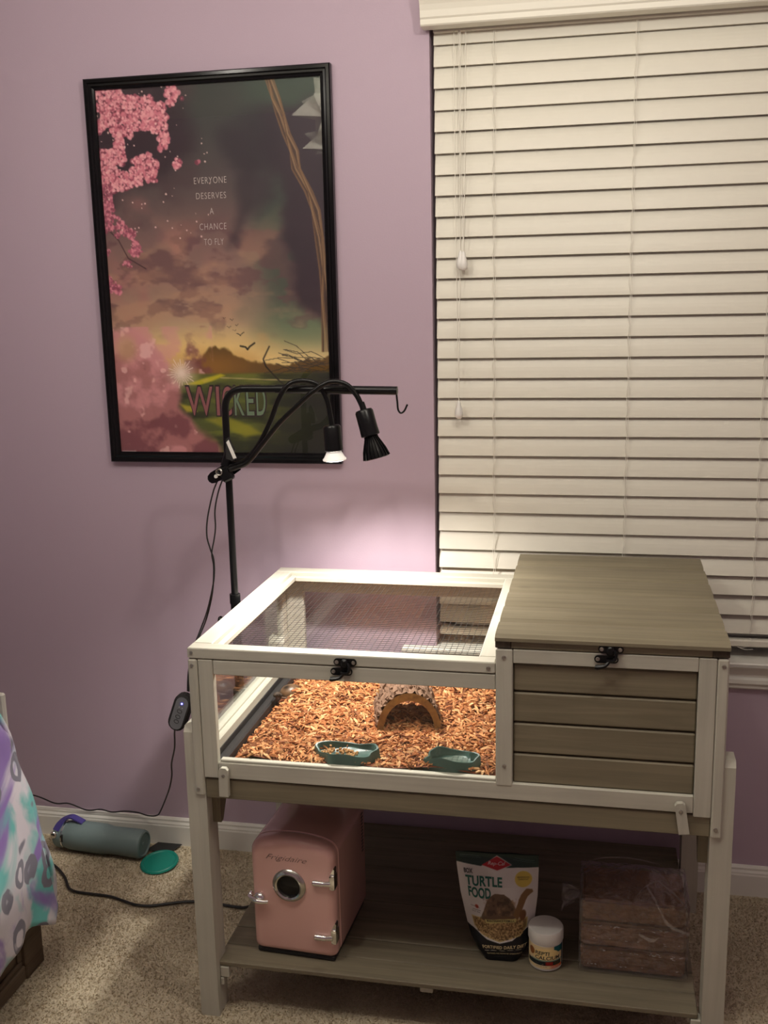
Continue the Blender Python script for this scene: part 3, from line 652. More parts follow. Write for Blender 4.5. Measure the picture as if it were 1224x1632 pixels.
for sgx, w0 in ((-1, .7), (0, 1.), (1, .35)):
    for s_, t_ in ((-1, -1), (1, -1), (1, 1), (-1, 1)):
        cor.append(cen+ex*(ln*.5*sgx)[:, None]+t1*(wd*.5*s_*w0)[:, None]+t2*(tk*.5*t_*w0)[:, None]+(up*(.0012*(sgx == 0)*ln/.01)[:, None] if sgx == 0 else 0))
CV = np.stack(cor, 1)
lo_, hi_ = np.array([.3745, YF+.0205, .584]), np.array([XM-.0035, YB-.0205, .66]); CV = np.clip(CV, lo_, hi_)
CV = CV.reshape(-1, 3)
q = np.array([(0, 3, 2, 1), (8, 9, 10, 11)]+[(r_*4+k, r_*4+(k+1) % 4, (r_+1)*4+(k+1) % 4, (r_+1)*4+k) for r_ in (0, 1) for k in range(4)])
F = (q[None]+np.arange(NCH)[:, None, None]*12+base_nv).reshape(-1, 4)
mb.v += CV.tolist(); mb.f += F.tolist(); mb.m = [0]*len(mb.f); mb.sm = [False]*len(mb.f)
M['bark'] = vcol('shredded_bark', .75, .25, bump=.3, bscale=500)
bed = obj('bark_bedding', mb, M['bark'], recalc=False); bed['kind'] = 'stuff'; bed['label'] = 'orange-brown shredded bark bedding spread over the floor of the glass pen'; bed['category'] = 'bedding'
pal = lin(np.array([(214, 156, 104), (196, 130, 82), (168, 104, 62), (228, 180, 130), (124, 74, 46), (206, 144, 94), (146, 92, 60)])/255.)
cc = pal[rng.choice(len(pal), NCH, p=[.2, .22, .18, .11, .08, .12, .09])]*rng.uniform(.75, 1.2, NCH)[:, None]
set_paint(bed, np.concatenate([np.tile(lin(np.array([110, 58, 34])/255.), (base_nv, 1)), np.repeat(cc, 12, 0)]))

# ------------------------------------------------------------------ half log hide
lh = thing('log_hide', 'hollow half-log hide with rough bark, arched over the bark bedding', 'log hide', (ARC[0], ARC[1], .612))
ca, sa = math.cos(ARO), math.sin(ARO)
def larc(lx_, ly_, lz_): return (ARC[0]+lx_*ca-ly_*sa, ARC[1]+lx_*sa+ly_*ca, .612+lz_)
HL = .065
def archpt(ang_, r_, yy): return larc(math.cos(ang_)*r_*.95, yy, math.sin(ang_)*r_*1.22)
nA, nY = 40, 14
bark_r = lambda i, j: .0745+.0035*math.sin(i*1.9+j*.6)+.0025*math.sin(i*4.1-j*1.7)+random.uniform(-.0015, .0022)
mb = MB(); vs = []
for j in range(nY):
    for i in range(nA): vs.append(archpt(PI*i/(nA-1), bark_r(i, j), -HL+2*HL*j/(nY-1)))
fs = [(j*nA+i, j*nA+i+1, (j+1)*nA+i+1, (j+1)*nA+i) for j in range(nY-1) for i in range(nA-1)]
mb.add(vs, fs)
for k in range(46):      # loose bark plates
    a = random.uniform(.15, PI-.15); yy = random.uniform(-HL+.022, HL-.014); r_ = .0770; da = random.uniform(.05, .11); dy = random.uniform(.007, .018)
    pl = [archpt(a+s_*da*random.uniform(.7, 1.1), r_+random.uniform(0, .003), yy+t_*dy*random.uniform(.7, 1.1)) for s_, t_ in ((-1, -1), (1, -1), (1, 1), (-1, 1))]
    pi_ = [archpt(a+s_*da, r_-.008, yy+t_*dy) for s_, t_ in ((-1, -1), (1, -1), (1, 1), (-1, 1))]
    mb.add(pl+pi_, [(0, 1, 2, 3)]+[(q_, (q_+1) % 4, 4+(q_+1) % 4, 4+q_) for q_ in range(4)])
M['barkshell'] = plain('rough_log_bark', L3(126, 96, 76), .9, bump=1, bscale=160, var=.45, vscale=60)
M['logwood'] = wood('cut_log_wood', L3(176, 128, 70), L3(116, 76, 36), 'y', .55, knots=False)
obj('bark_shell', mb, M['barkshell'], lh, recalc=True)
mb = MB(); vs = []; ring = []
for yy in (-HL-.005, HL):
    for rr_ in (.0750, .0690, .0600):
        for i in range(nA): vs.append(archpt(PI*i/(nA-1), rr_, yy-(.0015 if rr_ == .0690 and yy < 0 else 0)))
mb.add(vs, [(r_*nA+i, r_*nA+i+1, (r_+1)*nA+i+1, (r_+1)*nA+i) for r_ in (0, 1, 2, 3, 4) for i in range(nA-1)]+[(5*nA+i, 5*nA+i+1, i+1, i) for i in ()], smooth=True)
for i in range(0): pass
obj('log_wall', mb, M['logwood'], lh)

# ------------------------------------------------------------------ rock dishes
M['rock'] = plain('dark_teal_resin', L3(60, 92, 84), .42, var=.35, vscale=40, bump=.3, bscale=60)
def rock_dish(cx_, cy_, rx, ry, h_, seed, z0):
    R_ = random.Random(seed); n = 40; ph = [R_.uniform(0, 6) for _ in range(4)]
    def wob_(t): return 1+.07*math.sin(3*t+ph[0])+.05*math.sin(5*t+ph[1])+.03*math.sin(9*t+ph[2])
    mb = MB(); prof = [(1.00, 0), (1.03, .25), (.98, .6), (.98, .88), (.95, 1.0), (.90, .98), (.86, .84), (.83, .62), (.78, .56), (0.02, .54)]
    vs = []
    for r_, z_ in prof:
        for k in range(n):
            t = 2*PI*k/n; facet = 1+.035*math.cos(7*t+ph[3])*(1 if z_ > .1 else .4)
            w_ = wob_(t)*facet if r_ > .1 else 1
            vs.append((cx_+rx*r_*w_*math.cos(t), cy_+ry*r_*w_*math.sin(t), z0+h_*z_*(1+.14*math.sin(3*t+ph[2])*(z_ > .7))))
    mb.add(vs, [(i*n+k, i*n+(k+1) % n, (i+1)*n+(k+1) % n, (i+1)*n+k) for i in range(len(prof)-1) for k in range(n)]+[tuple(range(n-1, -1, -1)), tuple(range((len(prof)-1)*n, len(prof)*n))], smooth=True)
    return mb
DZ = .607
d1 = obj('food_dish', rock_dish(.630, -.643, .068, .0395, .027, 2, DZ), M['rock'], origin=(.630, -.643, DZ)); d1['label'] = 'dark teal rock-shaped dish with brown pellets, left of the two dishes on the bark'; d1['category'] = 'dish'; d1['group'] = 'rock dishes in the pen'
d2 = obj('water_dish', rock_dish(.851, -.648, .055, .0350, .031, 9, DZ), M['rock'], origin=(.851, -.648, DZ)); d2['label'] = 'empty-looking dark teal rock-shaped water dish near the hide box, right of the food dish'; d2['category'] = 'dish'; d2['group'] = 'rock dishes in the pen'
M['water'] = thin_glass('still_water', (.86, .93, .92, 1), 1.6)
obj('water', MB().lathe([(.042, 0), (.042, .0008)], (.851, -.648, DZ+.0200), n=32, sy=.62), M['water'], d2)
mb = MB()
for k in range(120):
    r_ = math.sqrt(random.random())*.032; t = random.uniform(0, 2*PI); cx_ = .617+r_*math.cos(t)*1.25-.004; cy_ = -.643+r_*math.sin(t)*.66; s_ = random.uniform(.0018, .0027)
    d_ = Vector((random.gauss(0, 1), random.gauss(0, 1), random.gauss(0, .3))).normalized()
    zz = DZ+.0166+(.004 if random.random() < .3 and r_ < .018 else 0)
    mb.lathe([(s_*.5, -s_), (s_, -s_*.5), (s_, s_*.5), (s_*.5, s_)], (cx_, cy_, zz), d_, 6, smooth=False)
M['pellet'] = plain('food_pellets', L3(182, 138, 88), .8, var=.3, vscale=90)
o = obj('food_pellets', mb, M['pellet']); o['kind'] = 'stuff'; o['label'] = 'small tan food pellets lying in the left teal dish'; o['category'] = 'pet food'

# ------------------------------------------------------------------ small box turtle in the far left corner
TX, TY, TZ = .408, -.312, .6035
tu = thing('box_turtle', 'small dark box turtle resting against the left side rail on the bark', 'turtle', (TX, TY, TZ))
M['shell'] = None
m, nt, b, N, Lk = mat('turtle_shell'); tc = N.new('ShaderNodeTexCoord'); v = N.new('ShaderNodeTexVoronoi'); v.inputs['Scale'].default_value = 55; Lk.new(tc.outputs['Object'], v.inputs[0])
rr_ = N.new('ShaderNodeValToRGB'); Lk.new(v.outputs['Distance'], rr_.inputs[0]); rr_.color_ramp.elements[0].color = L3(40, 30, 22); rr_.color_ramp.elements[1].color = L3(112, 84, 58); rr_.color_ramp.elements[0].position = .2; rr_.color_ramp.elements[1].position = .75
Lk.new(rr_.outputs[0], b.inputs['Base Color']); b.inputs['Roughness'].default_value = .4; M['shell'] = m
M['tskin'] = plain('turtle_skin', L3(64, 52, 42), .7, bump=.8, bscale=300, var=.4, vscale=120)
M['tplast'] = plain('turtle_shell_rim', L3(104, 78, 62), .5, var=.3, vscale=80)
tf = Matrix.Rotation(-2.3, 3, 'Z')
def TP(x, y, z): v_ = tf @ Vector((x, y, z)); return (TX+v_.x, TY+v_.y, TZ+v_.z)
def dome(u, v):
    t = u*2*PI; ph_ = v*PI/2; r_ = math.cos(ph_); sc = .0
    rg = 1+.02*math.cos(12*t)*r_
    return TP(.028*r_*rg*math.cos(t), .0235*r_*rg*math.sin(t), .009+.0235*math.sin(ph_)**.85)
obj('shell', MB().grid(33, 12, dome), M['shell'], tu)
def rim(u, v):
    t = u*2*PI; r_ = [1.0, 1.09, 1.07, .85, .3, 0][int(round(v*5))]; z_ = [.0105, .0085, .0055, .0035, .0025, .0025][int(round(v*5))]
    return TP(.028*r_*math.cos(t), .0235*r_*math.sin(t), z_)
obj('shell_rim', MB().grid(33, 6, rim), M['tplast'], tu)
mb = MB(); mb.tube([TP(.020, 0, .010), TP(.030, 0, .013), TP(.037, .001, .017), TP(.044, .002, .0175), TP(.049, .002, .016)], [.0062, .0056, .0066, .0066, .0028], 12, 5)
hd = obj('head', mb, M['tskin'], tu)
for s_ in (-1, 1): obj('eye', MB().lathe([(.0003, -.0013), (.0012, -.0006), (.0012, .0006), (.0003, .0013)], TP(.0425, .002+s_*.006, .0195), n=8), M['blackgloss'], hd)
for (ax_, ay_) in ((.019, .019), (.019, -.019), (-.018, .018), (-.018, -.018)):
    obj('leg', MB().tube([TP(ax_*.7, ay_*.7, .008), TP(ax_*1.15, ay_*1.1, .0065), TP(ax_*1.4, ay_*1.25, .0022)], [.005, .0048, .0036], 8, 4), M['tskin'], tu)
obj('tail', MB().tube([TP(-.024, 0, .007), TP(-.033, .001, .004)], [.003, .001], 6, 3), M['tskin'], tu)

# ------------------------------------------------------------------ lamp stand
PXX, PYY = .2865, -.335
ls = thing('lamp_stand', 'black metal pole with horizontal arm and end hook, fixed behind left side of enclosure', 'lamp stand', (PXX, PYY, .58))
pts = [(PXX, PYY, .87), (PXX, PYY, 1.10), (PXX, PYY, 1.30)]
arc = [(PXX+.045-.045*math.cos(t), PYY, 1.312+.045*math.sin(t)) for t in np.linspace(0, PI/2, 8)]
mb = MB(); mb.tube([(PXX, PYY, .84), (PXX, PYY, 1.2)]+arc, .0083, 14, 1)
obj('pole', mb, M['black'], ls)
obj('arm', MB().tube([(PXX+.045, PYY, 1.357), (.42, PYY, 1.3565)], .0083, 14, 1).tube([(.41, PYY, 1.3565), (.692, PYY, 1.3515)], .0098, 14, 1), M['black'], ls)
obj('lower_pole', MB().cyl((PXX, PYY, .585), (PXX, PYY, .862), .0112, n=16), M['black'], ls)
obj('collar', MB().cyl((PXX, PYY, .845), (PXX, PYY, .868), .0128, n=18), M['black'], ls)
mb = MB(); mb.box(PXX-.012, XL-.0008, PYY-.018, PYY+.018, .585, .635, .003); mb.box(PXX-.012, XL-.0008, PYY-.016, PYY+.016, .790, .822, .003); mb.tube([(PXX-.010, PYY, .80), (PXX-.035, PYY, .80)], .004, 8, 1); mb.lathe([(.009, 0), (.011, .004), (.009, .009)], (PXX-.044, PYY, .80), (1, 0, 0), 12)
obj('mounting_bracket', mb, M['black'], ls)
mb = MB(); mb.tube([(.6895, PYY, 1.347), (.6915, PYY, 1.325), (.693, PYY, 1.309), (.699, PYY, 1.302), (.707, PYY, 1.307), (.714, PYY, 1.321)], .0022, 8, 5)
obj('hook', mb, M['black'], ls)

# ------------------------------------------------------------------ twin clip lamp
cl_ = thing('clip_lamp', 'black twin gooseneck clip lamp with one lit and one dark bulb, clamped to the pole', 'lamp', (PXX, PYY, 1.17))
def lv(sgn, m_):      # lever jaw pair
    mb = MB(); a = math.radians(28)
    x0_, z0_ = PXX+.028, 1.205-sgn*.0
    return mb
dirv = Vector((-math.cos(math.radians(28)), 0, -math.sin(math.radians(28))))
nv = Vector((math.sin(math.radians(28)), 0, -math.cos(math.radians(28))))
cc0 = Vector((PXX+.006, PYY, 1.172))
def lever(off, spread, yo=0):
    P_ = []
    for t, w_ in ((-.018, .012), (0, .016), (.02, .0165), (.042, .0165), (.052, .012), (.056, .004)): P_.append((t, w_))
    out = [(t, w_) for t, w_ in P_]+[(t, -w_) for t, w_ in reversed(P_)]
    mb = MB(); vs = []
    for h_ in (0, .003):
        for t, w_ in out: q_ = cc0+dirv*t+nv*(off+spread*t*.3+w_*.82)+Vector((0, yo+h_*2-spread*t*.4, 0)); vs.append(q_[:])
    n = len(out); mb.add(vs, [tuple(range(n)), tuple(range(2*n-1, n-1, -1))]+[(k, (k+1) % n, n+(k+1) % n, n+k) for k in range(n)])
    return mb
clamp = obj('clamp', lever(-.002, .12, -.016), M['blackgloss'], cl_)
obj('lever', lever(.003, -.25, .004), M['blackgloss'], cl_)
mb = MB(); e_ = cc0+dirv*.033+Vector((0, -.0195, 0)); mb.lathe([(.0045, 0), (.0045, .003)], e_, (0, -1, 0), 14); obj('lever_hole', mb, M['white'], clamp)
# jaw body around the pole with the spring
mb = MB(); mb.box(PXX-.012, PXX+.016, PYY-.028, PYY-.0095, 1.145, 1.180, .004, rot=Matrix.Rotation(-.45, 3, 'Y')); mb.box(PXX-.004, PXX+.018, PYY-.024, PYY-.0100, 1.175, 1.228, .004, rot=Matrix.Rotation(.35, 3, 'Y'))
obj('jaw', mb, M['black'], cl_)
mb = MB()
mb.tube([(PXX-.012+.007*math.cos(t), PYY-.034+t*.00075, 1.168+.007*math.sin(t)) for t in np.linspace(0, 8*PI, 60)], .0012, 6, 1); obj('spring', mb, M['steel'], cl_)
mb = MB(); mb.box(PXX+.016, PXX+.018, PYY-.040, PYY-.029, 1.200, 1.245, .0003, rot=Matrix.Rotation(-.42, 3, 'Y')); mb.v = [(x_, y_, z_) for x_, y_, z_ in mb.v]
mb = MB().prism([(PXX+.011, 1.238), (PXX+.017, 1.244), (PXX+.034, 1.202), (PXX+.026, 1.200)], PYY-.034, PYY-.0335, 'xz'); obj('label_tag', mb, M['white'], cl_, label='small white sticker')
mb = MB().prism([(PXX+.008, 1.200), (PXX+.0100, 1.244), (PXX+.014, 1.248), (PXX+.024, 1.225), (PXX+.024, 1.195)], PYY-.0334, PYY-.020, 'xz'); obj('jaw', mb, M['blackmatte'], cl_)
yn = -.352
g1 = [(.296, yn, 1.180), (.312, yn, 1.186), (.338, yn, 1.196), (.372, yn, 1.235), (.402, yn-.008, 1.285), (.425, yn-.012, 1.335), (.448, yn-.008, 1.368), (.480, yn, 1.376), (.512, yn+.008, 1.366), (.530, yn+.012, 1.335), (.537, yn+.013, 1.300), (.5405, yn+.013, 1.272)]
g2 = [(.300, yn-.010, 1.174), (.318, yn-.010, 1.180), (.346, yn-.010, 1.193), (.385, yn-.012, 1.237), (.425, yn-.013, 1.282), (.465, yn-.014, 1.318), (.505, yn-.014, 1.352), (.543, yn-.008, 1.3735), (.578, yn, 1.368), (.600, yn+.004, 1.345), (.612, yn+.004, 1.322), (.618, yn+.004, 1.307)]
def gooseneck(g):
    P_ = spline(g, 14); mb = MB(); mb.tube(P_, [.0058+.00035*(i % 2) for i in range(len(P_))], 10, 1); return mb
M['neck'] = plain('black_corrugated_neck', (.005, .005, .005, 1), .28, bump=.35, bscale=420, spec=.3)
obj('gooseneck', gooseneck(g1), M['neck'], cl_); obj('gooseneck', gooseneck(g2), M['neck'], cl_)
def frame_pt(o_, ax): return Vector(o_), Vector(ax).normalized()
# socket 1 + lit bulb
s1o = Vector((.5400, yn+.013, 1.276)); ax1 = Vector((.055, 0, -1)).normalized()
obj('socket', MB().lathe([(.0075, 0), (.0175, .0015), (.0205, .006), (.0207, .040), (.0215, .058), (.019, .060)], s1o, ax1, 32), M['black'], cl_)
M['bulbglass'] = emit('lit_bulb_glass', (1.0, .95, .88, 1), .32); M['bulbcore'] = emit('lit_bulb_face', (1.0, .95, .88, 1), 14)
b1 = obj('bulb', MB().lathe([(.016, .0605), (.019, .066), (.0235, .0745), (.0265, .0775), (.0272, .0795), (.0262, .0815)], s1o, ax1, 32, caps=False).lathe([(.0262, .0815), (.020, .0830), (.001, .0835)], s1o, ax1, 32, mi=1, caps=False), [M['bulbglass'], M['bulbcore']], cl_, label='lit clear reflector bulb')
M['bulbrim'] = plain('bulb_rim_glass', (.85, .85, .82, 1), .15)
# socket 2 + dark heat bulb with ribs
s2o = Vector((.6165, yn+.004, 1.312)); ax2 = Vector((.27, -.06, -1)).normalized()
obj('socket', MB().lathe([(.0075, 0), (.0175, .0015), (.0205, .006), (.0207, .040), (.0215, .060), (.019, .062)], s2o, ax2, 32), M['black'], cl_)
obj('neck_sleeve', MB().cyl(s2o-ax2*.016, s2o+ax2*.001, .0062, .0075, 12), M['black'], cl_)
mb = MB(); prof = [(.013, .062), (.014, .068), (.019, .080), (.0245, .094), (.0275, .106), (.0290, .112), (.0275, .1135), (.022, .104), (.010, .095), (.001, .094)]
mb.lathe(prof, s2o, ax2, 40)
q_ = Vector((0, 0, 1)).rotation_difference(ax2)
for k in range(18):
    t = 2*PI*k/18; pts = []
    for r_, z_ in prof[:6]: pts.append(s2o+q_ @ Vector(((r_+.0012)*math.cos(t), (r_+.0012)*math.sin(t), z_)))
    mb.tube(pts, .0014, 5, 1)
obj('bulb', mb, M['blackgloss'], cl_, label='unlit black ribbed heat bulb')
# cords and inline controller
M['cordbk'] = M['rubber']
ca_ = [(.262, -.330, 1.150), (.247, -.335, 1.118), (.229, -.335, 1.055), (.224, -.335, 1.01), (.229, -.33, .975), (.236, -.33, .950), (.235, -.33, .91), (.228, -.335, .87), (.215, -.34, .822), (.200, -.35, .78), (.186, -.37, .735), (.180, -.39, .69), (.178, -.40, .640)]
cb_ = [(.272, -.330, 1.150), (.257, -.33, 1.115), (.246, -.33, 1.07), (.245, -.33, 1.03), (.240, -.33, 1.0), (.232, -.33, .965), (.233, -.325, .93), (.230, -.33, .88), (.222, -.333, .84), (.211, -.34, .80), (.196, -.36, .755), (.186, -.39, .70), (.182, -.402, .640)]
for c_ in (ca_, cb_): obj('power_cord', MB().tube(c_, .0019, 7, 6), M['rubber'], cl_)
# controller body (capsule box)
co = Vector((.1585, -.402, .588)); ra = Matrix.Rotation(-.0, 3, 'Z') @ Matrix.Rotation(.36, 3, 'Y')
def capsule(mb, w_, h_, d0, d1, cx_=0, cz_=0):
    poly = []
    for s_, a0 in ((1, 0), (-1, PI)):
        for k in range(9): t = a0+k*PI/8; poly.append((cx_+w_/2*math.cos(t), cz_+s_*(h_-w_)/2+w_/2*math.sin(t)))
    n = len(poly); vs = []
    for d_, sc in ((d0, .86), (d0+.004, 1), (d1-.004, 1), (d1, .9)):
        for x_, z_ in poly: vs.append(((x_-cx_)*sc+cx_, d_, (z_-cz_)*sc+cz_))
    mb.add([(co+ra @ Vector(v_))[:] for v_ in vs], [tuple(range(n)), tuple(range(4*n-1, 3*n-1, -1))]+[(r_*n+k, r_*n+(k+1) % n, (r_+1)*n+(k+1) % n, (r_+1)*n+k) for r_ in range(3) for k in range(n)])
mb = MB(); capsule(mb, .044, .098, -.012, .014); cbx = obj('controller', mb, M['blackmatte'], cl_, label='inline dimmer and timer switch with blue light')
M['ctlface'] = plain('grey_switch_face', L3(124, 126, 130), .45)
mb = MB(); n = 0
poly = []
for s_, a0 in ((1, 0), (-1, PI)):
    for k in range(9): t = a0+k*PI/8; poly.append((.0155*math.cos(t), s_*.028+.0155*math.sin(t)))
mb.add([(co+ra @ Vector((x_, -.0126, z_)))[:] for x_, z_ in poly]+[(co+ra @ Vector((x_, -.0118, z_)))[:] for x_, z_ in poly], [tuple(range(18)), tuple(range(35, 17, -1))]+[(k, (k+1) % 18, 18+(k+1) % 18, 18+k) for k in range(18)])
fc = obj('switch_face', mb, M['ctlface'], cbx)
for dz in (.006, -.009, -.022):
    mb = MB(); mb.tube([(co+ra @ Vector((.0058*math.cos(t), -.0130, dz+.0045*math.sin(t))))[:] for t in np.linspace(0, 2*PI, 18)], .0006, 5, 1); obj('button', mb, M['blackmatte'], cbx)
obj('indicator_light', MB().lathe([(.0022, 0), (.0022, .0012), (.001, .0018)], (co+ra @ Vector((0, -.0126, .027))), ra @ Vector((0, -1, 0)), 10), emit('blue_led', (.12, .12, 1, 1), 9), cbx)
for dx_ in (-.004, .004): obj('marking', MB().lathe([(.0011, 0), (.0011, .0006)], (co+ra @ Vector((dx_, -.0126, .0165))), ra @ Vector((0, -1, 0)), 6), M['white'], cbx)
wire_ = [(.140, -.402, .540), (.133, -.39, .525), (.108, -.34, .462), (.070, -.28, .39), (.050, -.24, .335), (.020, -.20, .27), (-.045, -.12, .165), (-.075, -.085, .13), (-.12, -.045, .105), (-.165, -.020, .098), (-.205, -.018, .0975), (-.250, -.012, .0880), (-.285, -.012, .0935), (-.330, -.012, .0875), (-.385, -.014, .105), (-.430, -.015, .103), (-.490, -.020, .125), (-.60, -.025, .14)]
obj('power_cord', MB().tube(wire_, .0021, 7, 7), M['rubber'], cl_)

# ------------------------------------------------------------------ mini fridge
FR = Vector((.503, -.515, .1252)); fa = -.055
fr = thing('mini_fridge', 'small pink retro mini fridge with round porthole window standing on the shelf', 'mini fridge', FR)
rf = Matrix.Rotation(fa, 3, 'Z')
def FP(x, y, z): v_ = rf @ Vector((x, y, z)); return (FR.x+v_.x, FR.y+v_.y, FR.z+v_.z)
def xf(mb): mb.v = [FP(*q_) for q_ in mb.v]; return mb
FW, FH, FD = .0965, .286, .125
def foutline(w_, h_, ins=0, n=8, z0=.010):
    """front outline with crowned top: list of (x,z) counter-clockwise"""
    pts = []; rb = .014; rt = .030
    w_ -= ins; z0 += ins; top = h_-ins; side = top-.010
    for k in range(5): t = PI+k*PI/8; pts.append((-w_+rb+rb*math.cos(t), z0+rb+rb*math.sin(t)))
    for k in range(5): t = 1.5*PI+k*PI/8; pts.append((w_-rb+rb*math.cos(t), z0+rb+rb*math.sin(t)))
    for k in range(n+1):
        t = k*(PI/2-.22)/n; pts.append((w_-rt+rt*math.cos(t), side-rt+.001+rt*math.sin(t)*1.0))
    for k in range(1, 14):
        s_ = 1-2*k/14; xx = (w_-rt*.78)*s_; pts.append((xx, side+.0005+(top-side)*(1-s_*s_)**.9*.98+.0005))
    for k in range(n+1):
        t = PI/2+.22+k*(PI/2-.22)/n; pts.append((-w_+rt+rt*math.cos(t), side-rt+.001+rt*math.sin(t)))
    return pts
def loft(mb, secs, smooth=True):
    n = len(secs[0][0]); vs = []
    for pts, y_ in secs: vs += [(x_, y_, z_) for x_, z_ in pts]
    mb.add(vs, [(r_*n+k, r_*n+(k+1) % n, (r_+1)*n+(k+1) % n, (r_+1)*n+k) for r_ in range(len(secs)-1) for k in range(n)]+[tuple(range(n)), tuple(range(len(secs)*n-1, (len(secs)-1)*n-1, -1))], smooth=smooth)
    return mb
obj('body', xf(loft(MB(), [(foutline(FW, FH, .003), -FD+.036), (foutline(FW, FH, 0), -FD+.038), (foutline(FW, FH, 0), FD-.012), (foutline(FW, FH, .003), FD-.005), (foutline(FW, FH, .012), FD)])), M['pink'], fr)
obj('door', xf(loft(MB(), [(foutline(FW, FH, .016), -FD-.001), (foutline(FW, FH, .009), -FD+.001), (foutline(FW, FH, .0035), -FD+.006), (foutline(FW, FH, .0005), -FD+.013), (foutline(FW, FH, 0), -FD+.020), (foutline(FW, FH, 0), -FD+.031), (foutline(FW, FH, .003), -FD+.033)])), M['pink'], fr)
obj('gasket', xf(loft(MB(), [(foutline(FW, FH, .0025), -FD+.0325), (foutline(FW, FH, .0025), -FD+.0365)])), M['white'], fr)
obj('base', xf(MB().box(-FW+.006, FW-.006, -FD+.006, FD-.01, 0, .0125, .003)), M['blackmatte'], fr)
pc = (-.006, -FD-.001, .178)
obj('porthole_ring', xf(MB().lathe([(.0255, -.001), (.0375, -.001), (.0385, .003), (.035, .0075), (.030, .0095), (.0265, .0075), (.0245, .001)], pc, (0, -1, 0), 48)), plain('brushed_nickel', (.55, .54, .49, 1), .22, metal=1), fr)
obj('porthole_glass', xf(MB().lathe([(.0262, -.0005), (.0262, .002), (.015, .0042), (.001, .005)], pc, (0, -1, 0), 40)), M['blackgloss'], fr)
def hinge(z):
    mb = MB(); y_ = -FD-.0045
    mb.cyl((FW-.046, y_, z), (FW-.022, y_, z), .0066, n=14); mb.lathe([(.0066, 0), (.0050, .002), (.001, .003)], (FW-.046, y_, z), (-1, 0, 0), 14)
    mb.cyl((FW-.024, y_, z), (FW-.006, y_+.001, z+.002), .0058, .0066, n=14)
    mb.box(FW-.010, FW+.003, -FD-.007, -FD+.018, z-.013, z+.022, .0045)
    mb.prism([(FW-.009, z+.020), (FW+.001, z+.020), (FW+.0015, z+.034), (FW-.001, z+.036)], -FD-.002, -FD+.014, 'xz')
    for dx in (.040, .034, .028): mb.lathe([(.0071, -.001), (.0074, 0), (.0071, .001)], (FW-dx, y_, z), (1, 0, 0), 14)
    return xf(mb)
obj('hinge', hinge(.193), M['chrome'], fr); obj('hinge', hinge(.063), M['chrome'], fr)
mb = MB(); lz = .140
mb.lathe([(.013, 0), (.0135, .003), (.011, .009), (.005, .012)], (-FW+.021, -FD-.001, lz), (0, -1, 0), 24)
mb.tube([(-FW-.006, -FD+.0, lz+.000), (-FW+.004, -FD-.011, lz), (-FW+.020, -FD-.016, lz-.001), (-FW+.034, -FD-.013, lz-.003), (-FW+.042, -FD-.010, lz-.003)], [.0042, .0048, .0062, .0046, .0040], 12, 5)
mb.box(-FW-.008, -FW+.002, -FD-.004, -FD+.010, lz-.006, lz+.007, .003)
obj('latch', xf(mb), M['chrome'], fr)
M['chromeink'] = plain('silver_script', (.22, .17, .16, 1), .35, metal=.5)
letter('Frigidaire', lambda u, v: FP(-.058+u*.094, -FD-.0016, .232+v*.016-u*.0015), M['chromeink'], fr, 0, 1, 0, 1, shear=.5, bold=-.012)
mb = MB()
for k in range(12): mb.box(FW-.001, FW+.0006, FD-.036, FD-.024, .150+k*.0085, .1535+k*.0085, 0)
obj('vent_slots', xf(mb), M['blackmatte'], fr)
obj('power_cord', MB().tube([(.425, -.392, .20), (.40, -.375, .195), (.375, -.36, .17), (.345, -.34, .10), (.30, -.32, .045), (.26, -.30, .012), (.23, -.295, .0065), (.173, -.290, .0065), (.101, -.292, .0065), (.045, -.312, .0065), (.006, -.328, .0065), (-.035, -.330, .0065), (-.075, -.318, .0065), (-.12, -.305, .0065), (-.165, -.302, .0065), (-.215, -.300, .0065), (-.25, -.285, .0065), (-.29, -.235, .0065), (-.35, -.184, .0065), (-.42, -.15, .0065), (-.5, -.14, .0065)], .0037, 8, 6), M['rubber'], fr)

# ------------------------------------------------------------------ bag of turtle food
bg = thing('turtle_food_bag', 'white and black stand-up pouch of box turtle food beside the white jar', 'food bag', (.930, -.545, .1252))
def bag_half(t):   # half width up the bag (t 0 bottom, 1 top)
    return np.interp(t, [0, .02, .08, .16, .3, .6, .85, 1.0], [.0425, .045, .058, .066, .073, .0845, .0895, .091])
def bag_th(t): return np.interp(t, [0, .15, .4, .7, .9, .96, 1], [.030, .031, .027, .017, .006, .002, .0018])
def bagpt(u, v, back=False, lift=0.0):
    """u -1..1, v 0..1 up"""
    w_ = float(bag_half(v)); th_ = float(bag_th(v)); bul = max(0.0, 1-abs(u)**(2.6 if v > .25 else 2.6+5*(1-v/.25)))
    y_ = (-.570+.026*v) + (0 if back else 0)
    cy_ = y_+.028
    x_ = .944+.0005+(v-.0)*(-.014)+u*w_
    zz = .1255+v*.226*(1-.0*u)
    off = th_*bul*(1 if not back else -1)+.0008*(1 if not back else -1)+.0012*math.sin(u*7+v*9)*bul*(1 if v > .1 else 0)
    yy = cy_-off-(lift if not back else 0)
    ca2 = math.cos(-.05); return (x_, yy+(x_-.944)*.06, zz)
NB, NVB = 150, 210
ub, vb = np.meshgrid(np.linspace(-1, 1, NB), np.linspace(0, 1, NVB))
U = (ub+1)/2; Vt = 1-vb   # Vt 0 top
bp_ = Paint(U, Vt); AB = 1.45
bp_.c[:] = np.array([204, 200, 196])/255.
bp_.mix((222, 220, 218), sm(vnoise(U, Vt, 3, 3, 4, 3), .4, .7)*.6)
bp_.poly([(-.05, -.05), (1.05, -.05), (1.05, .115), (.80, .12), (.68, .125), (.30, .125), (.02, .10), (-.05, .10)], (16, 46, 38), .004, asp=AB)
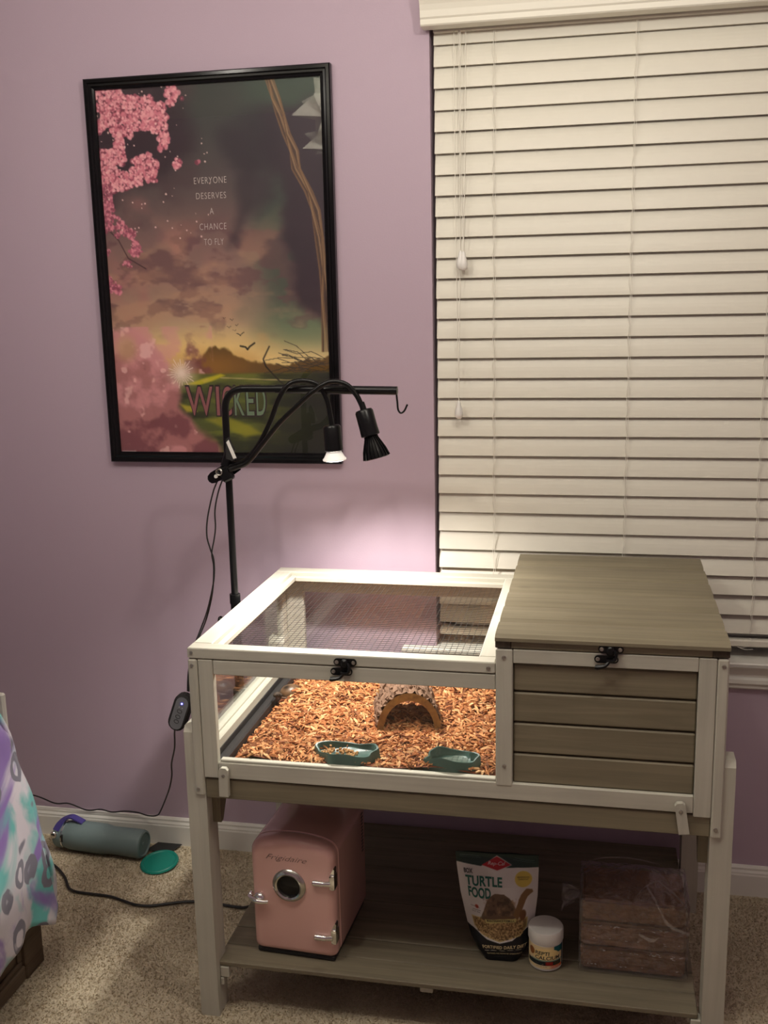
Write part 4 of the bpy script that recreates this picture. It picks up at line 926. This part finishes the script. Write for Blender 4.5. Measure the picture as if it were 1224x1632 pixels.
bp_.poly([(.30, .125), (.50, .018), (.68, .10), (.50, .16)], (205, 205, 200), .006, asp=AB)
bp_.poly([(.31, .112), (.50, .025), (.67, .100), (.50, .150)], (172, 34, 40), .004, asp=AB)
bp_.blob(.82, .225, .105, .075*1.0, (206, 184, 84), .05)
# lower dark band and bowl of pellets
bp_.poly([(-.05, .70), (.10, .725), (.30, .80), (.50, .825), (.70, .80), (.90, .70), (1.05, .66), (1.05, 1.1), (-.05, 1.1)], (14, 16, 20), .004, asp=AB)
bp_.poly([(.10, .60), (.90, .585), (.90, .68), (.82, .76), (.50, .812), (.22, .765), (.12, .70)], (196, 178, 120), .004, asp=AB)
bp_.poly([(.115, .61), (.885, .60), (.885, .675), (.81, .75), (.50, .798), (.23, .755), (.13, .69)], (140, 112, 74), .004, asp=AB)
pel = vnoise(U, Vt, 60, 80, 91, 2); ins_ = ((U > .12) & (U < .88) & (Vt > .60) & (Vt < .80-.22*(U-.5)**2*2))
bp_.mix((196, 164, 112), sm(pel, .5, .7)*ins_*.9*(1-sm(abs(U-.5), .33, .38))); bp_.mix((84, 62, 38), (1-sm(pel, .25, .45))*ins_*.9*(1-sm(abs(U-.5), .33, .38)))
# a plain turtle
shn = vnoise(U, Vt, 16, 20, 71, 3)
bp_.poly([(.26, .585), (.30, .52), (.36, .42), (.46, .362), (.58, .365), (.68, .42), (.74, .50), (.76, .575), (.60, .60), (.40, .60)], (104, 82, 62), .006, asp=AB, wob=(shn-.5)*.02)
inb = np.clip((sm(U, .28, .34)-sm(U, .70, .75))*(sm(Vt, .38, .42)-sm(Vt, .55, .59)), 0, 1)
bp_.mix((152, 118, 86), sm(shn, .52, .68)*inb*.8); bp_.mix((60, 44, 32), (1-sm(shn, .3, .45))*inb*.7)
bp_.poly([(.70, .555), (.745, .46), (.79, .37), (.86, .315), (.93, .325), (.945, .35), (.88, .39), (.84, .45), (.81, .54), (.76, .60)], (124, 92, 56), .006, asp=AB, wob=(shn-.5)*.015)
bp_.blob(.83, .56, .045, .05, (112, 76, 44), .2); bp_.blob(.33, .60, .09, .02, (96, 76, 58), .3); bp_.blob(.62, .59, .10, .022, (104, 78, 52), .3)
bp_.poly([(.30, .605), (.74, .588), (.745, .622), (.305, .642)], (196, 184, 116), .003, asp=AB)
bp_.blob(.205, .50, .025, .018, (168, 60, 44), .3); bp_.line([(.12, .50), (.22, .505), (.24, .51)], .004, (60, 50, 50), .7, AB); bp_.line([(.14, .535), (.25, .535)], .006, (50, 48, 50), .5, AB)
bp_.line([(.22, .905), (.92, .882)], .003, (180, 172, 150), .9, AB); bp_.line([(.36, .96), (.62, .955)], .004, (90, 90, 90), .5, AB)
bp_.line([(.05, .028), (.28, .032)], .004, (120, 130, 126), .6, AB); bp_.line([(.05, .045), (.30, .049)], .005, (110, 120, 116), .5, AB); bp_.line([(.72, .035), (.95, .055)], .004, (120, 140, 130), .5, AB); bp_.line([(.70, .052), (.95, .072)], .004, (120, 140, 130), .4, AB)
mb = MB()
for j in range(NVB):
    for i in range(NB): mb.v.append(bagpt(float(ub[j, i]), float(vb[j, i])))
ii = (np.arange(NVB-1)[:, None]*NB+np.arange(NB-1)[None, :]).ravel(); mb.f = np.stack([ii, ii+1, ii+NB+1, ii+NB], 1).tolist(); mb.m = [0]*len(mb.f); mb.sm = [True]*len(mb.f)
M['bagprint'] = vcol('bag_print', .35, .4)
fb_ = obj('printed_front', mb, M['bagprint'], bg, recalc=False); set_paint(fb_, lin(np.clip(bp_.c, 0, 1)).reshape(-1, 3))
mb = MB().grid(24, 30, lambda u, v: bagpt(2*u-1, v, True)); obj('pouch_back', mb, plain('black_pouch_film', (.015, .016, .02, 1), .35), bg)
def bmap(u, vt, lift=.0009): return bagpt(2*u-1, 1-vt, lift=lift)
M['bag_green'] = plain('dark_green_ink', L3(12, 92, 78), .5); M['bag_cream'] = plain('cream_ink', L3(214, 196, 150), .5); M['bag_white'] = plain('pale_ink', L3(214, 200, 200), .5)
for txt, m_, u0, u1, t0, t1, sl, kw in (('BOX', 'ink', .085, .195, .150, .195, .0, dict(bold=.03)), ('TURTLE', 'bag_green', .095, .560, .208, .300, -.018, dict(bold=.035, space=1.05)), ('FOOD', 'bag_green', .115, .410, .315, .415, -.0, dict(bold=.035)), ('FORTIFIED DAILY DIET', 'bag_cream', .20, .94, .846, .878, -.024, dict(bold=.03, space=1.1)), ('MAINTENANCE FORMULA', 'ink', .33, .72, .600, .622, -.012, dict(bold=.01)), ('ENDORSED AND PROMOTED VETERINARIANS', 'bag_cream', .25, .90, .918, .930, -.015, dict()), ('Rep-Cal', 'bag_white', .39, .60, .070, .112, .0, dict(shear=.3)), ('RECOMMENDED', 'ink', .745, .895, .200, .212, 0, dict()), ('COMPLETE DIET', 'ink', .755, .885, .220, .232, 0, dict()), ('FRUIT FREE', 'ink', .125, .245, .545, .557, 0, dict())):
    letter(txt, (lambda sl: lambda u, v: bmap(u, v+sl*(u-.5)))(sl), M[m_], bg, u0, u1, t1, t0, **kw)

# ------------------------------------------------------------------ calcium jar
JX, JY, JZ = 1.041, -.560, .1252
jr = thing('supplement_jar', 'white screw-top calcium powder jar with a cream, teal and orange label', 'jar', (JX, JY, JZ))
obj('jar_body', MB().lathe([(.030, 0), (.0350, .002), (.0362, .007), (.0362, .060), (.034, .066), (.034, .075)], (JX, JY, JZ), n=48), M['white'], jr)
mb = MB(); mb.lathe([(.0372, .0635), (.0380, .065), (.0380, .087), (.0365, .0900), (.0330, .0908), (.001, .0908)], (JX, JY, JZ), n=64)
obj('jar_lid', mb, M['white'], jr)
NJ, NK = 150, 90
uj, vj = np.meshgrid(np.linspace(0, 1, NJ), np.linspace(0, 1, NK)); jp = Paint(uj, vj); AJ = .42
def jmap(u, v, lift=.0): 
    t = -PI/2-.10+(u-.5)*2.9; r_ = .03645+lift; return (JX+r_*math.cos(t), JY+r_*math.sin(t), JZ+.0600-v*.0525)
jp.c[:] = np.array([228, 206, 160])/255.
jp.mix((26, 96, 104), sm(uj, .72, .74)*(1-sm(vj, .25+.1*(uj-.7), .30))*1.0)
jp.mix((240, 214, 150), (1-sm(((uj-.56)/.30)**2+((vj-.40)/.32)**2, .9, 1.0))*1.)
jp.blob(.235, .30, .075, .17, (150, 92, 50), .08); jp.mix((60, 130, 132), (sm(vj, .605, .62)-sm(vj, .64, .655))*sm(uj, .2, .25)); jp.mix((20, 34, 40), sm(vj, .65, .66)*(1-sm(vj, .84, .85))*sm(uj, .1, .12)*(1-sm(uj, .90, .92)))
jn = vnoise(uj, vj, 12, 7, 9, 3); bd = (sm(vj, .67, .69)-sm(vj, .82, .84))*sm(uj, .33, .36)*(1-sm(uj, .86, .88))
jp.mix((170, 40, 30), bd*sm(uj, .52, .58)*(1-sm(uj, .70, .72))*.9); jp.mix((120, 90, 80), bd*(1-sm(uj, .50, .52))*sm(jn, .45, .6)); jp.mix((70, 60, 40), bd*sm(uj, .72, .74)*sm(jn, .4, .6)); jp.mix((226, 110, 60), sm(uj, .62, .70)*sm(vj, .84, .86)*(1-sm(vj, .96, .99))*.9)
jp.mix((16, 60, 72), sm(uj, .94, .95)+(1-sm(uj, .05, .06)))
mb = MB(); mb.v = [jmap(float(a), float(b_)) for a, b_ in zip(uj.ravel(), vj.ravel())]
ii = (np.arange(NK-1)[:, None]*NJ+np.arange(NJ-1)[None, :]).ravel(); mb.f = np.stack([ii, ii+NJ, ii+NJ+1, ii+1], 1).tolist(); mb.m = [0]*len(mb.f); mb.sm = [True]*len(mb.f)
lb = obj('jar_label', mb, vcol('jar_label_print', .4), jr, recalc=False); set_paint(lb, lin(np.clip(jp.c, 0, 1)).reshape(-1, 3))
letter('REPTI', lambda u, v: jmap(u, v, .0003), M['ink'], jr, .33, .63, .38, .22, bold=.02, shear=.1)
letter('CALCIUM', lambda u, v: jmap(u, v, .0003), M['ink'], jr, .33, .86, .585, .42, bold=.02, shear=.1)
letter('WITHOUT D3', lambda u, v: jmap(u, v, .0003), M['bag_white'], jr, .64, .86, .95, .89, bold=.01)
letter('NET WT. 3 OZ', lambda u, v: jmap(u, v, .0003), M['ink'], jr, .36, .58, .92, .88)

# ------------------------------------------------------------------ coconut fibre bricks
cp = thing('coir_brick_pack', 'stack of three compressed brown fibre bricks in crumpled clear wrap on the shelf', 'brick pack', (1.226, -.50, .1252))
M['coir'] = plain('coconut_fibre', L3(134, 102, 80), .9, bump=1, bscale=130, var=.45, vscale=45)
def coir(z0, z1, x0, x1, y0, y1, seed):
    R_ = np.random.default_rng(seed); bm = bmesh.new(); bmesh.ops.create_cube(bm, size=1)
    for v_ in bm.verts: v_.co = Vector((x0+(v_.co.x+.5)*(x1-x0), y0+(v_.co.y+.5)*(y1-y0), z0+(v_.co.z+.5)*(z1-z0)))
    bmesh.ops.bevel(bm, geom=list(bm.edges), offset=.005, segments=2, affect='EDGES'); bmesh.ops.subdivide_edges(bm, edges=[e for e in bm.edges if e.calc_length() > .03], cuts=14, use_grid_fill=True)
    from mathutils import noise
    for v_ in bm.verts:
        p_ = v_.co.copy(); d_ = noise.noise_vector(Vector((p_.x*35, p_.y*35, p_.z*160+seed)))*.0022; v_.co += d_
    bm.verts.index_update(); mb = MB(); mb.add([v_.co[:] for v_ in bm.verts], [[v_.index for v_ in f_.verts] for f_ in bm.faces]); bm.free(); return mb
obj('fibre_brick', coir(.1285, .181, 1.117, 1.333, -.572, -.425, 1), M['coir'], cp)
obj('fibre_brick', coir(.185, .239, 1.116, 1.334, -.573, -.428, 2), M['coir'], cp)
obj('fibre_brick', coir(.243, .292, 1.119, 1.331, -.570, -.430, 3), M['coir'], cp)
R_ = random.Random(5)
def film(nx, ny, fn): return MB().grid(nx, ny, fn)
from mathutils import noise as mn
def wrapf(u, v):
    # front sheet up, over the top with a tent, down the back
    x_ = 1.1125+.2255*u
    if v < .35: t = v/.35; y_ = -.5795; z_ = .128+t*.168
    elif v < .75: t = (v-.35)/.4; y_ = -.5795+t*.156; z_ = .296+.030*math.sin(PI*t)*(.35+.65*math.sin(PI*u)**.5)+.016*math.exp(-((u-.62)/.10)**2-((t-.35)/.25)**2)
    else: t = (v-.75)/.25; y_ = -.4215; z_ = .296-t*.168
    n_ = mn.noise_vector(Vector((x_*38, y_*38, z_*38)))*.0045; top = 1 if .33 < v < .78 else .35
    return (x_, y_-abs(n_.y)*top*.6, z_+abs(n_.z)*top*1.3)
obj('wrap', film(60, 80, wrapf), M['film'], cp)
for s_, x_ in ((-1, 1.1125), (1, 1.338)):
    obj('wrap', MB().grid(16, 16, lambda u, v: (x_+s_*.0012*math.sin(u*23+v*19), -.5795+u*.158, .128+v*.168)), M['film'], cp)
def tuft(u, v):    # gathered tail of film on the left
    a = u*2*PI; r_ = .006+.020*v+.006*math.sin(a*5+v*4)*v
    return (1.112-.036*v-.004*math.sin(a*3), -.50+r_*math.cos(a)*.8, .262-.010*v+r_*math.sin(a)*1.1)
obj('wrap_tail', MB().grid(40, 12, tuft), M['film'], cp)

FOLDS = [([(1.214, -.586, .298), (1.245, -.552, .322), (1.272, -.532, .328)], .004), ([(1.272, -.532, .328), (1.305, -.548, .312), (1.335, -.575, .292)], .003), ([(1.250, -.548, .322), (1.272, -.570, .296), (1.294, -.5865, .262), (1.338, -.583, .240)], .006), ([(1.330, -.52, .318), (1.322, -.56, .305), (1.314, -.586, .270)], .005), ([(1.116, -.49, .306), (1.14, -.46, .324), (1.21, -.45, .330), (1.28, -.455, .322)], .003), ([(1.235, -.5865, .232), (1.262, -.5870, .222), (1.275, -.5865, .228)], .006)]
m, nt, b, N, Lk = mat('film_fold'); N.remove(b); t_ = N.new('ShaderNodeBsdfTransparent'); d_ = N.new('ShaderNodeBsdfDiffuse'); d_.inputs[0].default_value = (.85, .82, .82, 1); g_ = N.new('ShaderNodeBsdfGlossy'); g_.inputs['Roughness'].default_value = .15
x1 = N.new('ShaderNodeMixShader'); x1.inputs[0].default_value = .3; Lk.new(t_.outputs[0], x1.inputs[1]); Lk.new(d_.outputs[0], x1.inputs[2]); x2 = N.new('ShaderNodeMixShader'); x2.inputs[0].default_value = .12; Lk.new(x1.outputs[0], x2.inputs[1]); Lk.new(g_.outputs[0], x2.inputs[2]); Lk.new(x2.outputs[0], N['Material Output'].inputs[0]); M['fold'] = m
M['glint'] = plain('film_glint', (.62, .58, .56, 1), .08, spec=1.0)  # pale glossy colour standing in for sparkle on the wrap
def ribbon(mb, pts, w_):
    P_ = spline(pts, 4); vs = []
    for i, q_ in enumerate(P_): vs += [(q_.x, q_.y, q_.z-w_*(.4+.6*math.sin(PI*i/(len(P_)-1)))), (q_.x+.0015, q_.y-.0015, q_.z+w_*.5)]
    mb.add(vs, [(2*i, 2*i+1, 2*i+3, 2*i+2) for i in range(len(P_)-1)])
mb = MB()
for pts, w_ in FOLDS: ribbon(mb, pts, w_)
obj('wrap_fold', mb, M['fold'], cp)
mb = MB(); R_ = random.Random(3)  # tiny wrinkle flecks, coloured pale as painted glints along the brick edges
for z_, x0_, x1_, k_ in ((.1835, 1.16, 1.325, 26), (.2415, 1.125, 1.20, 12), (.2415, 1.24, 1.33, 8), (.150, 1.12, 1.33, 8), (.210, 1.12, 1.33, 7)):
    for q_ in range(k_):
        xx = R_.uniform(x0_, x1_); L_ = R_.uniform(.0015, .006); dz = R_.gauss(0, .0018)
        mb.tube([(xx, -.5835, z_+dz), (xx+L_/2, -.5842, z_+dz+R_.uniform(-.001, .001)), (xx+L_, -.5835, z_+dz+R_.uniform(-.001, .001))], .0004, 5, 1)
obj('wrap_glints', mb, M['glint'], cp)

# ------------------------------------------------------------------ water bottle on the floor
A0 = Vector((-.392, -.076, .0445)); A1 = Vector((-.112, -.097, .0440)); ab = (A1-A0).normalized()
wb_ = thing('water_bottle', 'slate-blue insulated water bottle with violet handle lying by the baseboard', 'bottle', (A0.x, A0.y, 0))
Lb = (A1-A0).length
obj('bottle_body', MB().lathe([(.030, .030), (.0385, .034), (.0415, .050), (.0425, .075), (.0425, Lb-.125), (.0400, Lb-.112), (.0385, Lb-.10), (.0400, Lb-.03), (.0400, Lb-.010), (.0375, Lb-.002), (.0330, Lb), (.0300, Lb-.004), (.006, Lb-.004), (.005, Lb-.002), (.001, Lb-.002)], A0, ab, 48), M['bottle'], wb_)
obj('bottle_lid', MB().lathe([(.001, .0), (.028, .0), (.0365, .004), (.0395, .010), (.0395, .032), (.034, .035)], A0, ab, 40), M['bottle'], wb_)
obj('lid_ring', MB().lathe([(.0396, .0315), (.0406, .032), (.0406, .035), (.0396, .0355)], A0, ab, 40), M['chrome'], wb_)
hp = [A0+ab*.012+Vector((0, -.030, .024)), A0+ab*.018+Vector((.0, -.016, .038)), A0+ab*.030+Vector((.0, -.004, .050)), A0+ab*.050+Vector((0, .0, .057)), A0+ab*.072+Vector((0, .0, .050)), A0+ab*.088+Vector((0, .0, .0435))]
mb = MB(); H = spline(hp, 5); vs = []; n = len(H)
for i, q_ in enumerate(H):
    t_ = (H[min(i+1, n-1)]-H[max(i-1, 0)]).normalized(); sd = t_.cross(Vector((0, 0, 1))).normalized()*.011; up_ = sd.cross(t_).normalized()*.0022
    for k_ in ((1, 1), (-1, 1), (-1, -1), (1, -1)): vs.append((q_+sd*k_[0]+up_*k_[1])[:])
mb.add(vs, [(i*4+k, i*4+(k+1) % 4, (i+1)*4+(k+1) % 4, (i+1)*4+k) for i in range(n-1) for k in range(4)]+[(0, 1, 2, 3), tuple(range(4*n-1, 4*n-5, -1))], smooth=True)
obj('handle', mb, M['purple'], wb_, label='violet plastic carry loop')
mb = MB(); q0 = A0+ab*.008+Vector((0, -.036, .014)); mb.lathe([(.010, 0), (.010, .004), (.006, .006)], q0, Vector((0, -1, .3)), 20); mb.tube([q0+Vector((.008*math.cos(t), -.004, .008*math.sin(t))) for t in np.linspace(0, 2*PI, 20)], .0018, 6, 1)
obj('hinge_ring', mb, M['chrome'], wb_)
obj('slot', MB().box(A0.x+.033, A0.x+.038, A0.y-.0435, A0.y-.030, .040, .062, .001), M['blackmatte'], wb_)
# teal lid
tl = obj('container_lid', MB().lathe([(.001, .0045), (.044, .0045), (.046, .0065), (.050, .0072), (.0525, .0055), (.054, .001), (.0535, .000)], (-.057, -.125, .0078), (-.05, -.10, 1), 56), M['teal_lid'], origin=(-.057, -.125, .0078)); tl['label'] = 'round teal plastic container lid lying on the carpet beside the bottle'; tl['category'] = 'lid'
mb = MB(); mb.box(-.115, -.040, -.066, -.020, .0065, .0095, .001); mb.v = [(x_+(y_+.043)*.35, y_, z_) for x_, y_, z_ in mb.v]
bk = obj('black_card', mb, M['blackmatte'], origin=(-.078, -.043, .0065)); bk['label'] = 'thin flat black rectangle on the carpet between bottle base and baseboard'; bk['category'] = 'card'

# ------------------------------------------------------------------ bed at the left edge
BXF = -.158
bd_ = thing('bed_frame', 'dark brown wooden bed base with recessed side panel under the comforter', 'bed', (-.7, -1.2, 0))
def B(name, *q_, b=.003): return obj(name, MB().box(*q_, b), M['bed'], bd_)
B('corner_post', BXF-.05, BXF, -.655, -.578, .0, .30)
B('bottom_rail', BXF-.022, BXF-.002, -2.0, -.656, .004, .040); B('top_rail', BXF-.022, BXF-.002, -2.0, -.656, .235, .30)
B('side_panel', BXF-.030, BXF-.016, -2.0, -.656, .030, .25)
B('panel_moulding', BXF-.017, BXF-.008, -2.0, -.657, .0395, .052); B('panel_moulding', BXF-.017, BXF-.008, -.672, -.656, .052, .235)
B('end_panel', -1.3, BXF-.05, -.60, -.580, .0, .30)
B('slat_base', -1.3, BXF-.035, -2.0, -.62, .26, .295)
mt = obj('mattress', MB().box(-1.3, -.19, -2.0, -.67, .302, .68, .04), M['white']); mt['label'] = 'white mattress hidden beneath the tie-dye comforter'; mt['category'] = 'mattress'
bo = obj('white_board', MB().box(-.40, -.2115, -.560, -.545, .0, .672, .004), M['offwhite']); bo['label'] = 'off-white flat board corner standing up behind the comforter'; bo['category'] = 'board'
# comforter
m, nt, b, N, Lk = mat('tie_dye_leopard_fabric'); tc = N.new('ShaderNodeTexCoord')
def noi(sc, det=3, dist=0, off=0):
    mp = N.new('ShaderNodeMapping'); Lk.new(tc.outputs['Object'], mp.inputs[0]); mp.inputs['Location'].default_value = (off, off*.7, off*1.3)
    n_ = N.new('ShaderNodeTexNoise'); n_.inputs['Scale'].default_value = sc; n_.inputs['Detail'].default_value = det; n_.inputs['Distortion'].default_value = dist; Lk.new(mp.outputs[0], n_.inputs[0]); return n_.outputs[0]
def ramp(i_, a, b_):
    r_ = N.new('ShaderNodeMapRange'); r_.interpolation_type = 'SMOOTHSTEP'; Lk.new(i_, r_.inputs['Value']); r_.inputs['From Min'].default_value = a; r_.inputs['From Max'].default_value = b_; return r_.outputs[0]
def mixc(f_, a, b_):
    x_ = N.new('ShaderNodeMix'); x_.data_type = 'RGBA'; Lk.new(f_, x_.inputs['Factor'])
    for s_, i_ in ((a, 6), (b_, 7)):
        if isinstance(s_, tuple): x_.inputs[i_].default_value = s_
        else: Lk.new(s_, x_.inputs[i_])
    return x_.outputs[2]
base = mixc(ramp(noi(5.5, 4, .8), .44, .58), L3(214, 208, 216), L3(104, 186, 182))
base = mixc(ramp(noi(5.0, 4, .8, 3.3), .50, .62), base, L3(140, 112, 180))
v = N.new('ShaderNodeTexVoronoi'); v.inputs['Scale'].default_value = 12.5; v.inputs['Randomness'].default_value = .85
mpv = N.new('ShaderNodeMapping'); Lk.new(tc.outputs['Object'], mpv.inputs[0]); mpv.inputs['Scale'].default_value = (.4, 1.15, .85)
wv = N.new('ShaderNodeTexNoise'); wv.inputs['Scale'].default_value = 14; Lk.new(mpv.outputs[0], wv.inputs[0])
va = N.new('ShaderNodeVectorMath'); va.operation = 'MULTIPLY_ADD'; Lk.new(wv.outputs['Color'], va.inputs[0]); va.inputs[1].default_value = (.045, .045, .045); Lk.new(mpv.outputs[0], va.inputs[2]); Lk.new(va.outputs[0], v.inputs[0])
ring_o = N.new('ShaderNodeMath'); ring_o.operation = 'SUBTRACT'; Lk.new(ramp(v.outputs['Distance'], .40, .36), ring_o.inputs[0]); Lk.new(ramp(v.outputs['Distance'], .22, .18), ring_o.inputs[1])
gap = N.new('ShaderNodeMath'); gap.operation = 'MULTIPLY'; Lk.new(ring_o.outputs[0], gap.inputs[0]); Lk.new(ramp(noi(11, 2, 0, 9), .35, .41), gap.inputs[1])
base = mixc(gap.outputs[0], base, L3(120, 118, 132))
Lk.new(base, b.inputs['Base Color']); b.inputs['Roughness'].default_value = .85; b.inputs['Sheen Weight'].default_value = .2
M['comf'] = m
def comf(u, v):
    # v: 0 hem .. 0.62 top edge .. 1 across the bed; u: 0 far end .. 1 towards the photographer
    if v < .62:
        t = v/.62; z_ = .105+t*.60; xo = -.103-.040*t**2-.03*max(0, t-.85)*4
    else:
        t = (v-.62)/.38; z_ = .705+.045*math.sin(min(1, t*1.6)*PI/2); xo = -.161-t*1.0
    yend = np.interp(z_, [.085, .14, .22, .41, .61, .72, .76], [-.592, -.560, -.565, -.600, -.648, -.690, -.70])
    hem = 0
    y_ = yend-u*1.35
    fold = .012*math.sin(u*34+1.2)+.008*math.sin(u*61+v*5)
    if v < .62: x_ = xo+fold*(1-.6*t)*(1 if u > .02 else .2)-.05*max(0, .06-u)*6*(1-t*.3); z_ += hem+(.012*math.sin(u*23)+.030*min(1, u*14)+.06*min(1, u*3))*(1-t)
    else: x_ = xo
    nn = mn.noise(Vector((u*6, v*7, 1.3)))*.012
    return (x_+nn, y_, max(z_+nn*.5, .03))
mb = MB().grid(110, 80, comf)
# far-end fall of the comforter, folding round the corner
def comf_end(u, v):
    t = v; z_ = .145+t*.575; yend = np.interp(z_, [.085, .14, .22, .41, .61, .72, .76], [-.592, -.560, -.565, -.600, -.648, -.690, -.70])
    x_ = -.110-.040*t**2-u*1.0-.012; e = min(1, u*12)
    return (x_+.010*math.sin(t*9), yend+.012*e+.010*math.sin(u*40)*e, z_)
mb.grid(60, 24, comf_end)
cf = obj('comforter', mb, M['comf'], origin=(-.5, -1.1, .4)); cf['label'] = 'teal, violet and white tie-dye comforter with grey leopard spots draped over the bed'; cf['category'] = 'comforter'
so = cf.modifiers.new('thickness', 'SOLIDIFY'); so.thickness = .012; so.offset = -1

# ------------------------------------------------------------------ ceiling fixture and folded paper garland (garland seen in reflection), plus an added fill arm and shade strip
fx = thing('ceiling_light', 'ceiling light above the room out of view, one arm added for a fill bulb', 'ceiling light', (.8, -1.5, CEIL))
mb = MB(); mb.lathe([(.07, 0), (.07, .02), (.03, .05), (.015, .06), (.015, .14), (.03, .15)], (.8, -1.5, CEIL-.001), (0, 0, -1), 24)
obj('canopy', mb, M['steel'], fx)
for b_ in BULBS:  # last arm and socket carry the added fill bulb
    q0 = Vector((.8, -1.5, CEIL-.14)); q1 = Vector((b_[0], b_[1], b_[2]+.09)); 
    obj('arm', MB().tube([q0, (q0+q1)/2+Vector((0, 0, -.03)), q1], .008, 8, 5), M['steel'], fx)
    obj('socket', MB().cyl((b_[0], b_[1], b_[2]+.10), (b_[0], b_[1], b_[2]+.045), .022, n=16), M['steel'], fx)
M['paper'] = plain('white_folded_paper', L3(240, 236, 222), .7)
pg = thing('paper_garland', 'white folded-paper star garland hanging from ceiling, seen reflected in the poster glass', 'garland', (.10, -1.75, CEIL))
obj('string', MB().cyl((.10, -1.75, CEIL-.001), (.10, -1.75, 2.10), .001, n=6), M['cord'], pg)
R_ = random.Random(12)
def paper_star(cx_, cy_, cz_, r_, sx=1, sy=1, sz=1.15):
    mb = MB(); bm = bmesh.new(); bmesh.ops.create_icosphere(bm, subdivisions=1, radius=r_*.58); vs = []; fs = []
    for f_ in list(bm.faces):
        ap = f_.calc_center_median().normalized()*r_*R_.uniform(.85, 1.25); n0 = len(vs)
        vs += [v_.co[:] for v_ in f_.verts]+[ap[:]]; fs += [(n0, n0+1, n0+3), (n0+1, n0+2, n0+3), (n0+2, n0, n0+3)]
    bm.free(); return mb.add([(cx_+a*sx, cy_+b2*sy, cz_+c2*sz) for a, b2, c2 in vs], fs)
for cx_, cz_, r_ in ((.09, 2.44, .09), (.05, 2.31, .15), (.08, 2.18, .14), (.10, 2.08, .09)): obj('paper_star', paper_star(cx_, -1.75, cz_, r_), M['paper'], pg)
pb = thing('added_shade_strip', 'added unseen folded strip beside a bulb, blocking its light from the left wall', 'garland', (.16, -1.29, CEIL))  # added out of view to cast shade on the left wall
obj('string', MB().cyl((.165, -1.29, CEIL-.001), (.165, -1.29, 2.35), .001, n=6), M['cord'], pb)
mb = MB(); fold = [(2.36, .181), (2.30, .184), (2.23, .188), (2.17, .199), (2.11, .210), (2.05, .222)]
vs = []; fs = []
for i, (z_, xr) in enumerate(fold):
    for k in range(7): vs.append((.128+(xr-.128)*k/6, -1.29+(.008 if (k+i) % 2 else -.008), z_))
    if i:
        for k in range(6): fs.append(((i-1)*7+k, (i-1)*7+k+1, i*7+k+1, i*7+k))
mb.add(vs, fs); obj('light_blocking_strip', mb, M['paper'], pb)
print('objects', len(bpy.data.objects))
